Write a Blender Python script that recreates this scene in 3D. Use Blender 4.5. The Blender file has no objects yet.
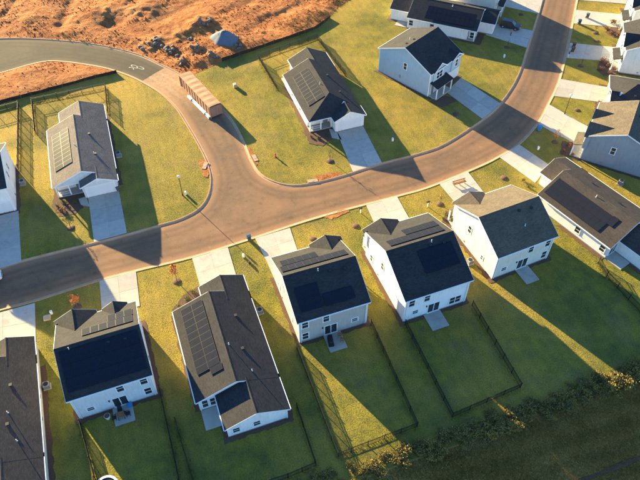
import bpy, bmesh, math, random
import numpy as np
from mathutils import Vector, Matrix, geometry

# ------------------------------------------------------------------ camera, sky, sun, exposure
S = bpy.context.scene
C = S.collection
FPX, PITCH, ROLL, CAMH = 644.5, 0.85092, -0.00523, 78.365      # fitted on the houses of the photograph (640x480 pixels)
cp, sp = math.cos(PITCH), math.sin(PITCH)
FW = np.array([0, cp, -sp]); R0 = np.array([1., 0, 0]); U0 = np.array([0, sp, cp])
RT = R0*math.cos(ROLL)+U0*math.sin(ROLL); UP = -R0*math.sin(ROLL)+U0*math.cos(ROLL)
CAMP = np.array([0, 0, CAMH])
cam = bpy.data.cameras.new('camera'); camo = bpy.data.objects.new('camera', cam); C.objects.link(camo)
cam.sensor_width = 36; cam.lens = 36*FPX/640; cam.clip_end = 6000; cam.clip_start = .5
camo.matrix_world = Matrix(((RT[0], UP[0], -FW[0], 0), (RT[1], UP[1], -FW[1], 0), (RT[2], UP[2], -FW[2], CAMH), (0, 0, 0, 1)))
S.camera = camo
SUN_EL, SUN_DIR = math.radians(12.8), math.radians(-48.4)       # light travels towards SUN_DIR
w = bpy.data.worlds.new('World'); S.world = w; w.use_nodes = True
nt = w.node_tree; bg = nt.nodes['Background']; sky = nt.nodes.new('ShaderNodeTexSky'); sky.sky_type = 'NISHITA'
sky.sun_disc = False; sky.sun_elevation = SUN_EL
sky.sun_rotation = math.atan2(-math.cos(SUN_DIR), -math.sin(SUN_DIR))
sky.air_density = 1.0; sky.dust_density = 0.1; sky.ozone_density = 5.0
nt.links.new(sky.outputs[0], bg.inputs[0]); bg.inputs[1].default_value = 0.080
sl = bpy.data.lights.new('sun', 'SUN'); so = bpy.data.objects.new('sun', sl); C.objects.link(so)
sl.energy = 5.0; sl.angle = math.radians(.55); sl.color = (1.0, .79, .40)
so.location = (-60, 80, 60)
so.rotation_euler = Vector((math.cos(SUN_DIR)*math.cos(SUN_EL), math.sin(SUN_DIR)*math.cos(SUN_EL), -math.sin(SUN_EL))).to_track_quat('-Z', 'Y').to_euler()
S.view_settings.view_transform = 'Standard'; S.view_settings.look = 'None'; S.view_settings.gamma = 1
S.view_settings.exposure = 2.5
S.render.engine = 'CYCLES'

# ------------------------------------------------------------------ helpers
def G(px, py, z=0.):
    d = FW+RT*(px-320)/FPX+UP*(240-py)/FPX
    t = (z-CAMH)/d[2]
    return CAMP+d*t
def PIX(P):
    d = np.asarray(P, float)-CAMP; z = d@FW
    return 320+FPX*(d@RT)/z, 240-FPX*(d@UP)/z
def GL(pts, z=0.): return [tuple(G(a, b, z)[:2]) for a, b in pts]

def tag(o, label=None, cat=None, group=None, kind=None):
    if label: o['label'] = label
    if cat: o['category'] = cat
    if group: o['group'] = group
    if kind: o['kind'] = kind
    return o
def empty(name, loc, rz=0., label=None, cat=None, group=None):
    o = bpy.data.objects.new(name, None); C.objects.link(o); o.location = loc; o.rotation_euler = (0, 0, rz); o.empty_display_size = .3
    return tag(o, label, cat, group)
def copy_tree(o, parent=None):
    c = o.copy(); C.objects.link(c); c.parent = parent
    for ch in list(o.children): copy_tree(ch, c)
    return c

class MB:
    """collects faces; mirror m flips local x"""
    def __init__(s, m=1): s.v = []; s.f = []; s.mi = []; s.m = m
    def add(s, vs, fs, mi=0):
        n = len(s.v); s.v += [(s.m*a, b, c) for a, b, c in vs]; s.f += [tuple(n+i for i in f) for f in fs]; s.mi += [mi]*len(fs); return s
    def box(s, x0, x1, y0, y1, z0, z1, mi=0):
        return s.add([(x0,y0,z0),(x1,y0,z0),(x1,y1,z0),(x0,y1,z0),(x0,y0,z1),(x1,y0,z1),(x1,y1,z1),(x0,y1,z1)],
              [(0,3,2,1),(4,5,6,7),(0,1,5,4),(1,2,6,5),(2,3,7,6),(3,0,4,7)], mi)
    def prism(s, poly, axis, a, b, mi=0):
        """poly 2D profile; axis 'x': (y,z), 'y': (x,z), 'z': (x,y)"""
        def p(q, t): return {'x': (t, q[0], q[1]), 'y': (q[0], t, q[1]), 'z': (q[0], q[1], t)}[axis]
        n = len(poly)
        return s.add([p(q, a) for q in poly]+[p(q, b) for q in poly],
              [tuple(range(n))[::-1], tuple(range(n, 2*n))]+[(i, (i+1) % n, n+(i+1) % n, n+i) for i in range(n)], mi)
    def cyl(s, x, y, z0, z1, r0, r1=None, n=10, mi=0):
        r1 = r0 if r1 is None else r1
        vs = [(x+r0*math.cos(2*math.pi*i/n), y+r0*math.sin(2*math.pi*i/n), z0) for i in range(n)]+[(x+r1*math.cos(2*math.pi*i/n), y+r1*math.sin(2*math.pi*i/n), z1) for i in range(n)]
        return s.add(vs, [tuple(range(n))[::-1], tuple(range(n, 2*n))]+[(i, (i+1) % n, n+(i+1) % n, n+i) for i in range(n)], mi)
    def tube(s, pts, rs, n=6, mi=0):
        rings = []; up = Vector((0, 0, 1)); P = [Vector(p) for p in pts]
        if not hasattr(rs, '__len__'): rs = [rs]*len(P)
        base = len(s.v); vs = []; fs = []
        for i, p in enumerate(P):
            d = (P[min(i+1, len(P)-1)]-P[max(i-1, 0)]).normalized()
            a = d.cross(up if abs(d.z) < .9 else Vector((1, 0, 0))).normalized(); b = d.cross(a)
            vs += [tuple(p+(a*math.cos(2*math.pi*k/n)+b*math.sin(2*math.pi*k/n))*rs[i]) for k in range(n)]
        for i in range(len(P)-1):
            fs += [(i*n+k, i*n+(k+1) % n, (i+1)*n+(k+1) % n, (i+1)*n+k) for k in range(n)]
        fs += [tuple(range(n))[::-1], tuple(range((len(P)-1)*n, len(P)*n))]
        return s.add(vs, fs, mi)
    def mesh(s, name, mats, smooth=False):
        me = bpy.data.meshes.new(name); me.from_pydata(s.v, [], s.f)
        for m in (mats if isinstance(mats, (list, tuple)) else [mats]): me.materials.append(m)
        me.polygons.foreach_set('material_index', s.mi)
        bm = bmesh.new(); bm.from_mesh(me); bmesh.ops.recalc_face_normals(bm, faces=bm.faces); bm.to_mesh(me); bm.free()
        if smooth: me.polygons.foreach_set('use_smooth', [True]*len(me.polygons))
        me.update(); return me
    def build(s, name, mats, parent=None, smooth=False, loc=None, rz=0):
        return link(name, s.mesh(name, mats, smooth), parent, loc, rz)
def link(name, me, parent=None, loc=None, rz=0):
    o = bpy.data.objects.new(name, me); C.objects.link(o); o.parent = parent
    if loc is not None: o.location = loc
    if rz: o.rotation_euler = (0, 0, rz)
    return o

# ------------------------------------------------------------------ materials
def newmat(name):
    m = bpy.data.materials.new(name); m.use_nodes = True
    return m, m.node_tree.nodes, m.node_tree.links, m.node_tree.nodes['Principled BSDF']
def coords(N, L, kind, scale=(1, 1, 1)):
    if kind == 'pos': o = N.new('ShaderNodeNewGeometry').outputs['Position']
    else: o = N.new('ShaderNodeTexCoord').outputs['Object']
    mp = N.new('ShaderNodeMapping'); mp.inputs['Scale'].default_value = scale; L.new(o, mp.inputs[0]); return mp.outputs[0]
def noise(N, L, vec, scale, detail=4, rough=.6):
    n = N.new('ShaderNodeTexNoise'); n.inputs['Scale'].default_value = scale; n.inputs['Detail'].default_value = detail; n.inputs['Roughness'].default_value = rough
    L.new(vec, n.inputs['Vector']); return n.outputs['Fac']
def ramp(N, L, fac, stops):
    r = N.new('ShaderNodeValToRGB'); e = r.color_ramp.elements
    while len(e) < len(stops): e.new(.5)
    for i, (p, c) in enumerate(stops): e[i].position = p; e[i].color = (*c, 1) if len(c) == 3 else c
    L.new(fac, r.inputs[0]); return r.outputs[0]
def mix(N, L, fac, a, b, mode='MIX'):
    m = N.new('ShaderNodeMix'); m.data_type = 'RGBA'; m.blend_type = mode
    for s_, v in ((m.inputs[0], fac), (m.inputs[6], a), (m.inputs[7], b)):
        if isinstance(v, (int, float)): s_.default_value = v
        elif isinstance(v, tuple): s_.default_value = (*v, 1)
        else: L.new(v, s_)
    return m.outputs[2]
def bump(N, L, h, P, strength=.4, dist=.03):
    b = N.new('ShaderNodeBump'); b.inputs['Strength'].default_value = strength; b.inputs['Distance'].default_value = dist
    L.new(h, b.inputs['Height']); L.new(b.outputs[0], P.inputs['Normal'])
def M(name, col, col2=None, scale=3., rough=.8, bs=0, bscale=30., kind='obj', spec=.3, metal=0.):
    m, N, L, P = newmat(name)
    P.inputs['Roughness'].default_value = rough; P.inputs['Specular IOR Level'].default_value = spec; P.inputs['Metallic'].default_value = metal
    v = coords(N, L, kind)
    if col2 is None: col2 = tuple(c*.8 for c in col)
    L.new(ramp(N, L, noise(N, L, v, scale), [(.3, col), (.7, col2)]), P.inputs['Base Color'])
    if bs: bump(N, L, noise(N, L, v, bscale), P, bs)
    return m
def siding(name, col):
    m, N, L, P = newmat(name); P.inputs['Roughness'].default_value = .65; P.inputs['Specular IOR Level'].default_value = .25
    v = coords(N, L, 'obj'); sep = N.new('ShaderNodeSeparateXYZ'); L.new(v, sep.inputs[0])
    mm = N.new('ShaderNodeMath'); mm.operation = 'MULTIPLY'; mm.inputs[1].default_value = 1/.19; L.new(sep.outputs[2], mm.inputs[0])
    fr = N.new('ShaderNodeMath'); fr.operation = 'FRACT'; L.new(mm.outputs[0], fr.inputs[0])
    gap = ramp(N, L, fr.outputs[0], [(0, (.72,)*3), (.14, (1,)*3)])
    base = ramp(N, L, noise(N, L, v, .7, 5), [(.3, col), (.75, tuple(c*.88 for c in col))])
    grime = ramp(N, L, noise(N, L, coords(N, L, 'obj', (3, 3, .5)), 1.2, 4), [(.45, (1,)*3), (.8, (.88, .86, .83))])
    L.new(mix(N, L, 1., mix(N, L, 1., base, gap, 'MULTIPLY'), grime, 'MULTIPLY'), P.inputs['Base Color'])
    inv = N.new('ShaderNodeMath'); inv.operation = 'SUBTRACT'; inv.inputs[0].default_value = 1; L.new(fr.outputs[0], inv.inputs[1])
    bump(N, L, inv.outputs[0], P, .8, .02)
    return m
def shingles(name, a, b, swap=False):
    m, N, L, P = newmat(name); P.inputs['Roughness'].default_value = .92; P.inputs['Specular IOR Level'].default_value = .15
    o = N.new('ShaderNodeTexCoord').outputs['Object']; mp = N.new('ShaderNodeMapping'); L.new(o, mp.inputs[0])
    if swap: mp.inputs['Rotation'].default_value = (0, 0, math.pi/2)
    br = N.new('ShaderNodeTexBrick'); L.new(mp.outputs[0], br.inputs['Vector']); br.inputs['Scale'].default_value = 1
    br.inputs['Brick Width'].default_value = .34; br.inputs['Row Height'].default_value = .15; br.inputs['Mortar Size'].default_value = .012; br.inputs['Bias'].default_value = 0
    br.inputs['Color1'].default_value = (*a, 1); br.inputs['Color2'].default_value = (*b, 1); br.inputs['Mortar'].default_value = (*[c*.45 for c in a], 1)
    stain = ramp(N, L, noise(N, L, coords(N, L, 'obj', (.5, .5, .5)), 1.1, 6), [(.3, (.82, .82, .84)), (.7, (1.15, 1.12, 1.08))])
    L.new(mix(N, L, 1., br.outputs[0], stain, 'MULTIPLY'), P.inputs['Base Color'])
    bump(N, L, noise(N, L, o, 28, 3), P, .5, .02)
    return m
def solar_mat():
    m, N, L, P = newmat('solar_glass'); P.inputs['Roughness'].default_value = .45; P.inputs['Specular IOR Level'].default_value = .015
    v = coords(N, L, 'obj'); br = N.new('ShaderNodeTexBrick'); L.new(v, br.inputs['Vector']); br.offset = 0
    br.inputs['Scale'].default_value = 1; br.inputs['Brick Width'].default_value = .17; br.inputs['Row Height'].default_value = .17; br.inputs['Mortar Size'].default_value = .006
    br.inputs['Color1'].default_value = (.012, .015, .026, 1); br.inputs['Color2'].default_value = (.016, .018, .03, 1); br.inputs['Mortar'].default_value = (.045, .05, .06, 1)
    L.new(br.outputs[0], P.inputs['Base Color']); return m
def grass_mat(name, blades=False, field=False):
    m, N, L, P = newmat(name); P.inputs['Roughness'].default_value = .85; P.inputs['Specular IOR Level'].default_value = .12
    v = coords(N, L, 'pos')
    n1 = noise(N, L, v, .055, 4, .55); n2 = noise(N, L, v, .5, 5, .65); n3 = noise(N, L, v, 5, 4, .75)
    if field:
        g1, g2, st = (.30, .20, .05), (.36, .23, .065), (.44, .28, .09)
    else:
        g1, g2, st = (.135, .136, .034), (.262, .222, .032), (.455, .305, .06)
    c1 = ramp(N, L, n2, [(.3, g1), (.62, g2)])
    f1 = ramp(N, L, n1, [(.42, (0,)*3), (.68, (.8,)*3)])
    if not field:
        # drier lawns on the far left lots (west of the side street) 
        sx = N.new('ShaderNodeSeparateXYZ'); L.new(v, sx.inputs[0])
        a1 = N.new('ShaderNodeMapRange'); a1.inputs[1].default_value = -8; a1.inputs[2].default_value = -32; L.new(sx.outputs[0], a1.inputs[0])
        a2 = N.new('ShaderNodeMapRange'); a2.inputs[1].default_value = 66; a2.inputs[2].default_value = 82; L.new(sx.outputs[1], a2.inputs[0])
        mu = N.new('ShaderNodeMath'); mu.operation = 'MULTIPLY'; L.new(a1.outputs[0], mu.inputs[0]); L.new(a2.outputs[0], mu.inputs[1])
        ad = N.new('ShaderNodeMath'); ad.operation = 'MULTIPLY_ADD'; L.new(mu.outputs[0], ad.inputs[0]); ad.inputs[1].default_value = .42; L.new(f1, ad.inputs[2]); ad.use_clamp = True
        f1 = ad.outputs[0]
    c2 = mix(N, L, f1, c1, st)
    if not field:
        wv = N.new('ShaderNodeTexWave'); mp = N.new('ShaderNodeMapping'); mp.inputs['Rotation'].default_value = (0, 0, math.radians(-20)); L.new(v, mp.inputs[0]); L.new(mp.outputs[0], wv.inputs[0])
        wv.inputs['Scale'].default_value = .21; wv.inputs['Distortion'].default_value = 5; wv.inputs['Detail'].default_value = 2; wv.inputs['Detail Scale'].default_value = .6
        c2 = mix(N, L, 1., c2, ramp(N, L, wv.outputs['Fac'], [(.1, (.95, .96, .97)), (.9, (1.035, 1.03, 1.02))]), 'MULTIPLY')
        c2 = mix(N, L, ramp(N, L, noise(N, L, v, .085, 3, .6), [(.5, (0,)*3), (.66, (.6,)*3)]), c2, (.10, .115, .03))
        soil = ramp(N, L, noise(N, L, coords(N, L, 'pos', (1, 1, .01)), .13, 6, .7), [(.52, (0,)*3), (.75, (.55,)*3)])
        c2 = mix(N, L, soil, c2, (.27, .19, .095))
    speck = ramp(N, L, n3, [(.3, (.55, .6, .6)), (.6, (1.05, 1.02, 1.0)), (.8, (1.35, 1.2, 1.05))])
    c3 = mix(N, L, 1., c2, speck, 'MULTIPLY')
    if field:
        wv = N.new('ShaderNodeTexWave'); mp = N.new('ShaderNodeMapping'); mp.inputs['Rotation'].default_value = (0, 0, math.radians(-17.6-90)); L.new(v, mp.inputs[0]); L.new(mp.outputs[0], wv.inputs[0])
        wv.inputs['Scale'].default_value = .12; wv.inputs['Distortion'].default_value = 1.4; wv.inputs['Detail'].default_value = 3
        c3 = mix(N, L, 1., c3, ramp(N, L, wv.outputs['Fac'], [(.1, (.9, .91, .91)), (.9, (1.1, 1.08, 1.05))]), 'MULTIPLY')
    L.new(c3, P.inputs['Base Color'])
    if not blades: bump(N, L, n3, P, .9, .12)
    else:
        tr = N.new('ShaderNodeBsdfTranslucent'); L.new(c3, tr.inputs[0]); mx = N.new('ShaderNodeMixShader'); mx.inputs[0].default_value = .45
        L.new(P.outputs[0], mx.inputs[1]); L.new(tr.outputs[0], mx.inputs[2]); L.new(mx.outputs[0], N['Material Output'].inputs[0])
    return m
def dirt_mat(name, a, b, c_):
    m, N, L, P = newmat(name); P.inputs['Roughness'].default_value = .95; P.inputs['Specular IOR Level'].default_value = .08
    v = coords(N, L, 'pos'); vs = coords(N, L, 'pos', (.35, 1., 1))
    n1 = noise(N, L, v, .09, 6, .65); n2 = noise(N, L, v, .8, 7, .72); n3 = noise(N, L, v, 6, 4, .7)
    c1 = ramp(N, L, n1, [(.38, a), (.56, b)])
    ns = noise(N, L, coords(N, L, 'pos', (.22, .6, 1)), .55, 6, .7)
    c2 = mix(N, L, ramp(N, L, ns, [(.47, (0,)*3), (.7, (.5,)*3)]), mix(N, L, ramp(N, L, n2, [(.42, (0,)*3), (.7, (.7,)*3)]), c1, c_), c_)
    L.new(mix(N, L, 1., c2, ramp(N, L, n3, [(.3, (.7,)*3), (.7, (1.15,)*3)]), 'MULTIPLY'), P.inputs['Base Color'])
    bump(N, L, n2, P, 1., .45)
    return m
def asphalt_mat(name, a, b, dust, amt):
    m, N, L, P = newmat(name); P.inputs['Roughness'].default_value = .88; P.inputs['Specular IOR Level'].default_value = .2
    v = coords(N, L, 'pos'); n1 = noise(N, L, v, .16, 6, .6); n2 = noise(N, L, v, 1.3, 5, .7); n3 = noise(N, L, v, 9, 3, .8)
    c1 = ramp(N, L, n2, [(.3, a), (.7, b)])
    c2 = mix(N, L, ramp(N, L, n1, [(.35, (0,)*3), (.72, (amt,)*3)]), c1, dust)
    if amt < .61 and 'clay' in name:
        dc = N.new('ShaderNodeVectorMath'); dc.operation = 'DISTANCE'; L.new(v, dc.inputs[0]); dc.inputs[1].default_value = tuple(G(168, 80, -.09))
        mr = N.new('ShaderNodeMapRange'); mr.inputs[1].default_value = 13; mr.inputs[2].default_value = 2; L.new(dc.outputs['Value'], mr.inputs[0])
        mu = N.new('ShaderNodeMath'); mu.operation = 'MULTIPLY'; L.new(mr.outputs[0], mu.inputs[0]); L.new(n2, mu.inputs[1])
        c2 = mix(N, L, mu.outputs[0], c2, (.62, .38, .2))
    at = N.new('ShaderNodeAttribute'); at.attribute_name = 'edge'
    wob = N.new('ShaderNodeMath'); wob.operation = 'MULTIPLY_ADD'; L.new(n2, wob.inputs[0]); wob.inputs[1].default_value = 1.5; L.new(at.outputs['Fac'], wob.inputs[2])
    band = ramp(N, L, wob.outputs[0], [(0., (.55,)*3), (1., (0,)*3)]); band.node.color_ramp.elements[0].position = .5; band.node.color_ramp.elements[1].position = 1.
    dv = N.new('ShaderNodeMath'); dv.operation = 'DIVIDE'; L.new(wob.outputs[0], dv.inputs[0]); dv.inputs[1].default_value = 2.6; L.new(dv.outputs[0], band.node.inputs[0])
    c2 = mix(N, L, band, c2, tuple(min(1., q*1.25) for q in dust))
    d5 = N.new('ShaderNodeMath'); d5.operation = 'DIVIDE'; L.new(at.outputs['Fac'], d5.inputs[0]); d5.inputs[1].default_value = 5.
    lanes = ramp(N, L, d5.outputs[0], [(.2, (1.05,)*3), (.34, (.8,)*3), (.46, (1.1,)*3), (.60, (.82,)*3), (.74, (1.1,)*3)])
    c2 = mix(N, L, ramp(N, L, n1, [(.3, (.25,)*3), (.7, (.9,)*3)]), c2, mix(N, L, 1., c2, lanes, 'MULTIPLY'))
    blot = ramp(N, L, noise(N, L, v, .75, 3, .55), [(.28, (.78,)*3), (.42, (1,)*3), (.66, (1,)*3), (.74, (1.22, 1.2, 1.15))])
    c2 = mix(N, L, 1., c2, blot, 'MULTIPLY')
    vo = N.new('ShaderNodeTexVoronoi'); vo.feature = 'DISTANCE_TO_EDGE'; vo.inputs['Scale'].default_value = .11; L.new(v, vo.inputs['Vector'])
    crack = ramp(N, L, vo.outputs['Distance'], [(0., (.9,)*3), (.004, (1,)*3)])
    c3 = mix(N, L, 1., c2, crack, 'MULTIPLY')
    L.new(mix(N, L, 1., c3, ramp(N, L, n3, [(.25, (.82,)*3), (.75, (1.14,)*3)]), 'MULTIPLY'), P.inputs['Base Color'])
    bump(N, L, n3, P, .35, .02)
    return m
def leaf_mat(name, a, b, c_):
    m, N, L, P = newmat(name); P.inputs['Roughness'].default_value = .7; P.inputs['Specular IOR Level'].default_value = .2
    v = coords(N, L, 'pos')
    L.new(ramp(N, L, noise(N, L, v, 2.6, 4, .8), [(.3, a), (.5, b), (.72, c_)]), P.inputs['Base Color'])
    return m
X = {}
X['lawn'] = grass_mat('lawn_turf'); X['blade'] = grass_mat('grass_blades', True); X['field'] = grass_mat('field_grass', False, True); X['fblade'] = grass_mat('field_blades', True, True)
X['dirt'] = dirt_mat('red_clay', (.42, .14, .04), (.25, .078, .026), (.54, .265, .11))
X['asphalt'] = asphalt_mat('asphalt_clay_dusted', (.135, .088, .056), (.172, .108, .067), (.30, .158, .08), .6)
X['oldasphalt'] = asphalt_mat('asphalt_grey', (.042, .036, .028), (.064, .055, .04), (.10, .074, .048), .7)
X['concrete'] = M('concrete', (.46, .43, .38), (.40, .375, .33), 1.1, .85, .25, 40, 'pos')
def concrete_mat():
    m, N, L, P = newmat('stained_concrete'); P.inputs['Roughness'].default_value = .85; P.inputs['Specular IOR Level'].default_value = .2
    v = coords(N, L, 'pos'); c1 = ramp(N, L, noise(N, L, v, 1.1, 5, .65), [(.3, (.47, .435, .38)), (.7, (.39, .365, .315))])
    oi = N.new('ShaderNodeObjectInfo'); c1 = mix(N, L, 1., c1, ramp(N, L, oi.outputs['Random'], [(0, (.87, .86, .85)), (1, (1.06, 1.05, 1.03))]), 'MULTIPLY')
    st_ = ramp(N, L, noise(N, L, v, .42, 5, .7), [(.55, (1,)*3), (.78, (.80, .75, .67))]); c1 = mix(N, L, 1., c1, st_, 'MULTIPLY')
    oil = ramp(N, L, noise(N, L, v, 1.6, 2, .5), [(.22, (.82,)*3), (.32, (1,)*3)]); L.new(mix(N, L, 1., c1, oil, 'MULTIPLY'), P.inputs['Base Color'])
    bump(N, L, noise(N, L, v, 40), P, .25); return m
X['concrete'] = concrete_mat()
X['kerb'] = M('kerb_concrete', (.46, .30, .18), (.41, .225, .115), .8, .9, .3, 30, 'pos')
X['mulch'] = M('bark_mulch', (.085, .046, .03), (.14, .08, .052), 5, .95, .9, 9, 'pos')
X['roof'] = shingles('charcoal_shingles', (.048, .0475, .049), (.034, .0335, .035))
X['roof_s'] = shingles('charcoal_shingles_ranch', (.048, .0475, .049), (.034, .0335, .035), True); X['roofl'] = shingles('weathered_grey_shingles', (.18, .155, .14), (.13, .112, .10), True)
X['roofb'] = shingles('brown_grey_shingles_ranch', (.075, .064, .057), (.052, .045, .04), True)
X['rooft'] = shingles('tan_shingles', (.14, .115, .085), (.10, .082, .062))
X['white'] = siding('white_lap_siding', (.86, .85, .82)); X['cream'] = siding('cream_lap_siding', (.76, .70, .58))
X['beige'] = siding('beige_lap_siding', (.50, .455, .40)); X['blue'] = siding('pale_blue_lap_siding', (.40, .53, .60)); X['grey'] = siding('grey_lap_siding', (.36, .37, .37)); X['lgrey'] = siding('light_grey_lap_siding', (.68, .70, .70))
X['trim'] = M('white_trim', (.82, .82, .80), (.76, .76, .74), 2, .5); X['found'] = M('foundation_block', (.32, .30, .28), (.25, .23, .21), 3, .9, .4)
X['glass'] = M('window_glass', (.018, .024, .03), (.03, .036, .04), .6, .08, spec=.6)
X['solar'] = solar_mat(); X['alu'] = M('black_anodised_frame', (.016, .016, .018), None, 3, .5, spec=.2)
X['black'] = M('black_metal', (.016, .016, .018), None, 5, .5); X['dark'] = M('dark_plastic', (.025, .028, .033), None, 4, .55)
X['grey_m'] = M('grey_metal', (.32, .33, .34), (.25, .26, .27), 6, .5, spec=.4); X['pipe'] = M('white_pipe', (.78, .78, .76), None, 3, .45)
X['silt'] = M('black_silt_fabric', (.02, .019, .018), (.05, .035, .026), 2, .95, .4, 10); X['wood'] = M('stained_wood', (.33, .17, .075), (.22, .11, .05), 6, .75, .3)
X['gravel'] = M('blue_grey_gravel', (.15, .18, .21), (.10, .12, .145), 7, .9, 1., 9); X['rock'] = M('grey_rock', (.21, .18, .155), (.14, .105, .08), 2.2, .9, .7, 6)
X['bark'] = M('grey_bark', (.16, .12, .09), (.10, .075, .055), 8, .9)
X['leaf_orange'] = leaf_mat('russet_leaves', (.30, .095, .03), (.42, .15, .05), (.24, .07, .03)); X['leaf_green'] = leaf_mat('shrub_leaves', (.05, .075, .016), (.11, .12, .02), (.19, .17, .03))
X['leaf_red'] = leaf_mat('red_brown_leaves', (.17, .07, .035), (.24, .115, .055), (.11, .06, .03)); X['leaf_hedge'] = leaf_mat('hedge_leaves', (.13, .105, .026), (.23, .175, .04), (.32, .22, .07))
X['leaf_hedge2'] = leaf_mat('hedge_leaves_dark', (.075, .075, .022), (.155, .125, .034), (.24, .16, .05))
X['weed'] = leaf_mat('dry_weeds', (.22, .17, .045), (.33, .25, .075), (.17, .15, .04))
X['rust'] = M('rust_brown_steel', (.30, .15, .085), (.40, .215, .125), 1.3, .75, .3, 14); X['tarp'] = M('tan_dusty_tarp', (.52, .27, .14), (.42, .205, .105), .8, .85, .5, 3)
X['bin'] = M('blue_bin_plastic', (.03, .075, .13), None, 3, .5); X['binb'] = M('brown_bin_plastic', (.12, .06, .035), None, 3, .5); X['bing'] = M('grey_bin_plastic', (.09, .10, .11), None, 3, .5); X['brightblue'] = M('bright_blue_plastic', (.04, .24, .55), None, 3, .5)
X['red'] = M('red_paint', (.42, .05, .025), None, 4, .5); X['tan'] = M('tan_plastic', (.50, .36, .23), None, 3, .6); X['orange'] = M('orange_cloth', (.65, .2, .04), None, 5, .9); X['jeans'] = M('dark_denim', (.03, .04, .07), None, 6, .9); X['skin'] = M('skin', (.5, .3, .2), None, 5, .6); X['hair'] = M('dark_hair', (.02, .014, .01), None, 5, .8)
X['carblack'] = M('black_car_paint', (.022, .027, .036), None, 1, .22, spec=.6); X['carwhite'] = M('white_car_paint', (.75, .77, .78), None, 1, .25, spec=.5); X['tyre'] = M('tyre_rubber', (.015, .015, .015), None, 5, .9); X['lamp'] = M('lamp_lens', (.7, .7, .66), None, 3, .2, spec=.5); X['tail'] = M('tail_lens', (.3, .01, .01), None, 3, .3)
X['door'] = M('painted_door', (.20, .22, .24), None, 2, .5); X['gdoor'] = M('garage_door_white', (.74, .75, .74), (.68, .69, .68), 1.5, .5); X['shut'] = M('shutter', (.045, .05, .055), None, 4, .6)

# ------------------------------------------------------------------ terrain
def catmull(pts, step=1.):
    P = [np.array(p, float) for p in pts]; P = [2*P[0]-P[1]]+P+[2*P[-1]-P[-2]]; out = []
    for i in range(1, len(P)-2):
        p0, p1, p2, p3 = P[i-1:i+3]; n = max(1, int(np.linalg.norm(p2-p1)/step))
        for k in range(n):
            t = k/n
            out.append(.5*((2*p1)+(-p0+p2)*t+(2*p0-5*p1+4*p2-p3)*t*t+(-p0+3*p1-3*p2+p3)*t**3))
    out.append(P[-2]); return out
E1 = [(-110,345),(-40,321),(0,310),(40,299.5),(97.5,281),(140,270),(192,257.5),(245,241),(320,217),(395,197),(430,187),(480,166.5),(499,157),(519,144.5),(538,124),(550,102),(559,82.5),(567.5,50),(577.5,0),(583,-25),(594,-70)]
E2 = [(565,-70),(551,-25),(542.5,0),(527.5,47.5),(517.5,77.5),(500,104),(482,120),(445,144),(417.5,154),(382.5,163),(345,175),(320,181.5),(300,185),(285,184.5),(272.5,181),(260,173.5),(251,159),(244,142),(232,120),(212,98),(195,84),(178,73),(160,64),(140,55),(112,47.5),(82,42.5),(40,39),(0,38.5),(-60,42),(-130,50)]
E3 = [(-130,112),(-60,88),(0,73),(32,64),(55,61),(95,66),(120,72.5),(140,81),(160,93),(175,107),(184,120),(200,147.5),(209,167.5),(211,182.5),(207.5,197.5),(197.5,210),(179,219.5),(160,225),(110,239),(58,251.5),(21,261),(0,268),(-40,281),(-110,304)]
e1, e2, e3 = (catmull(GL(e)) for e in (E1, E2, E3))
road_loop = np.array(e1+e2+e3)
old_line = GL([(140.5,81.5),(166,66.5)])
old_poly = np.array(GL([(-140,30),(150,30),(166,66.3),(140.3,81.5),(120,100),(-140,140)]))
dirt1 = np.array(GL([(-150,60),(120,62),(165,80),(190,76),(222,62),(245,53.5),(265,46),(286,40),(305,32.5),(318,26),(329,18),(338,8),(350,0),(372,-20),(400,-60),(-190,-60)]))
dirt2 = np.array(GL([(-110,100),(0,60),(100,60),(121,71),(117,73),(102,76),(85,80),(68,85.5),(50,90),(25,97),(0,103),(-60,120),(-110,134)]))
hedge_line = GL([(60,575),(200,529),(290,501),(355,480),(420,457),(480,437),(520,420),(562,404),(600,390),(640,376),(700,354),(800,318)])
hl = np.array(hedge_line); hd = hl[-1]-hl[0]; hd /= np.linalg.norm(hd); hn = np.array([hd[1], -hd[0]])
def inpoly(pts, poly):
    x, y = pts[:, 0], pts[:, 1]; r = np.zeros(len(pts), bool); n = len(poly)
    for i in range(n):
        x0, y0 = poly[i]; x1, y1 = poly[(i+1) % n]
        if y0 == y1: continue
        c = ((y0 > y) != (y1 > y)) & (x < (x1-x0)*(y-y0)/(y1-y0)+x0); r ^= c
    return r
def distseg(pts, line):
    d = np.full(len(pts), 1e9)
    for a, b in zip(line[:-1], line[1:]):
        a = np.array(a); b = np.array(b); ab = b-a; t = np.clip(((pts-a)@ab)/max(ab@ab, 1e-9), 0, 1)
        d = np.minimum(d, np.linalg.norm(pts-a-t[:, None]*ab, axis=1))
    return d
_rs = np.random.RandomState(5); _tab = _rs.rand(64, 64)
def vnoise(p, sc):
    q = p*sc; i = np.floor(q).astype(int); f = q-i; f = f*f*(3-2*f)
    g = lambda a, b: _tab[(i[:, 0]+a) % 64, (i[:, 1]+b) % 64]
    return (g(0,0)*(1-f[:,0])+g(1,0)*f[:,0])*(1-f[:,1])+(g(0,1)*(1-f[:,0])+g(1,1)*f[:,0])*f[:,1]
def hside(p): return np.interp(p@hd, hl@hd, hl@hn)           # hedge line offset at this station
def zlawn(p): return .05*(vnoise(p, .11)-.5)+.03*(vnoise(p, .4)-.5)
def zfield(p):
    d = np.maximum(p@hn-hside(p), 0); return -.15*d-.002*d*d*0+.10*(vnoise(p, .35)-.5)*np.minimum(d, 1)
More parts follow.
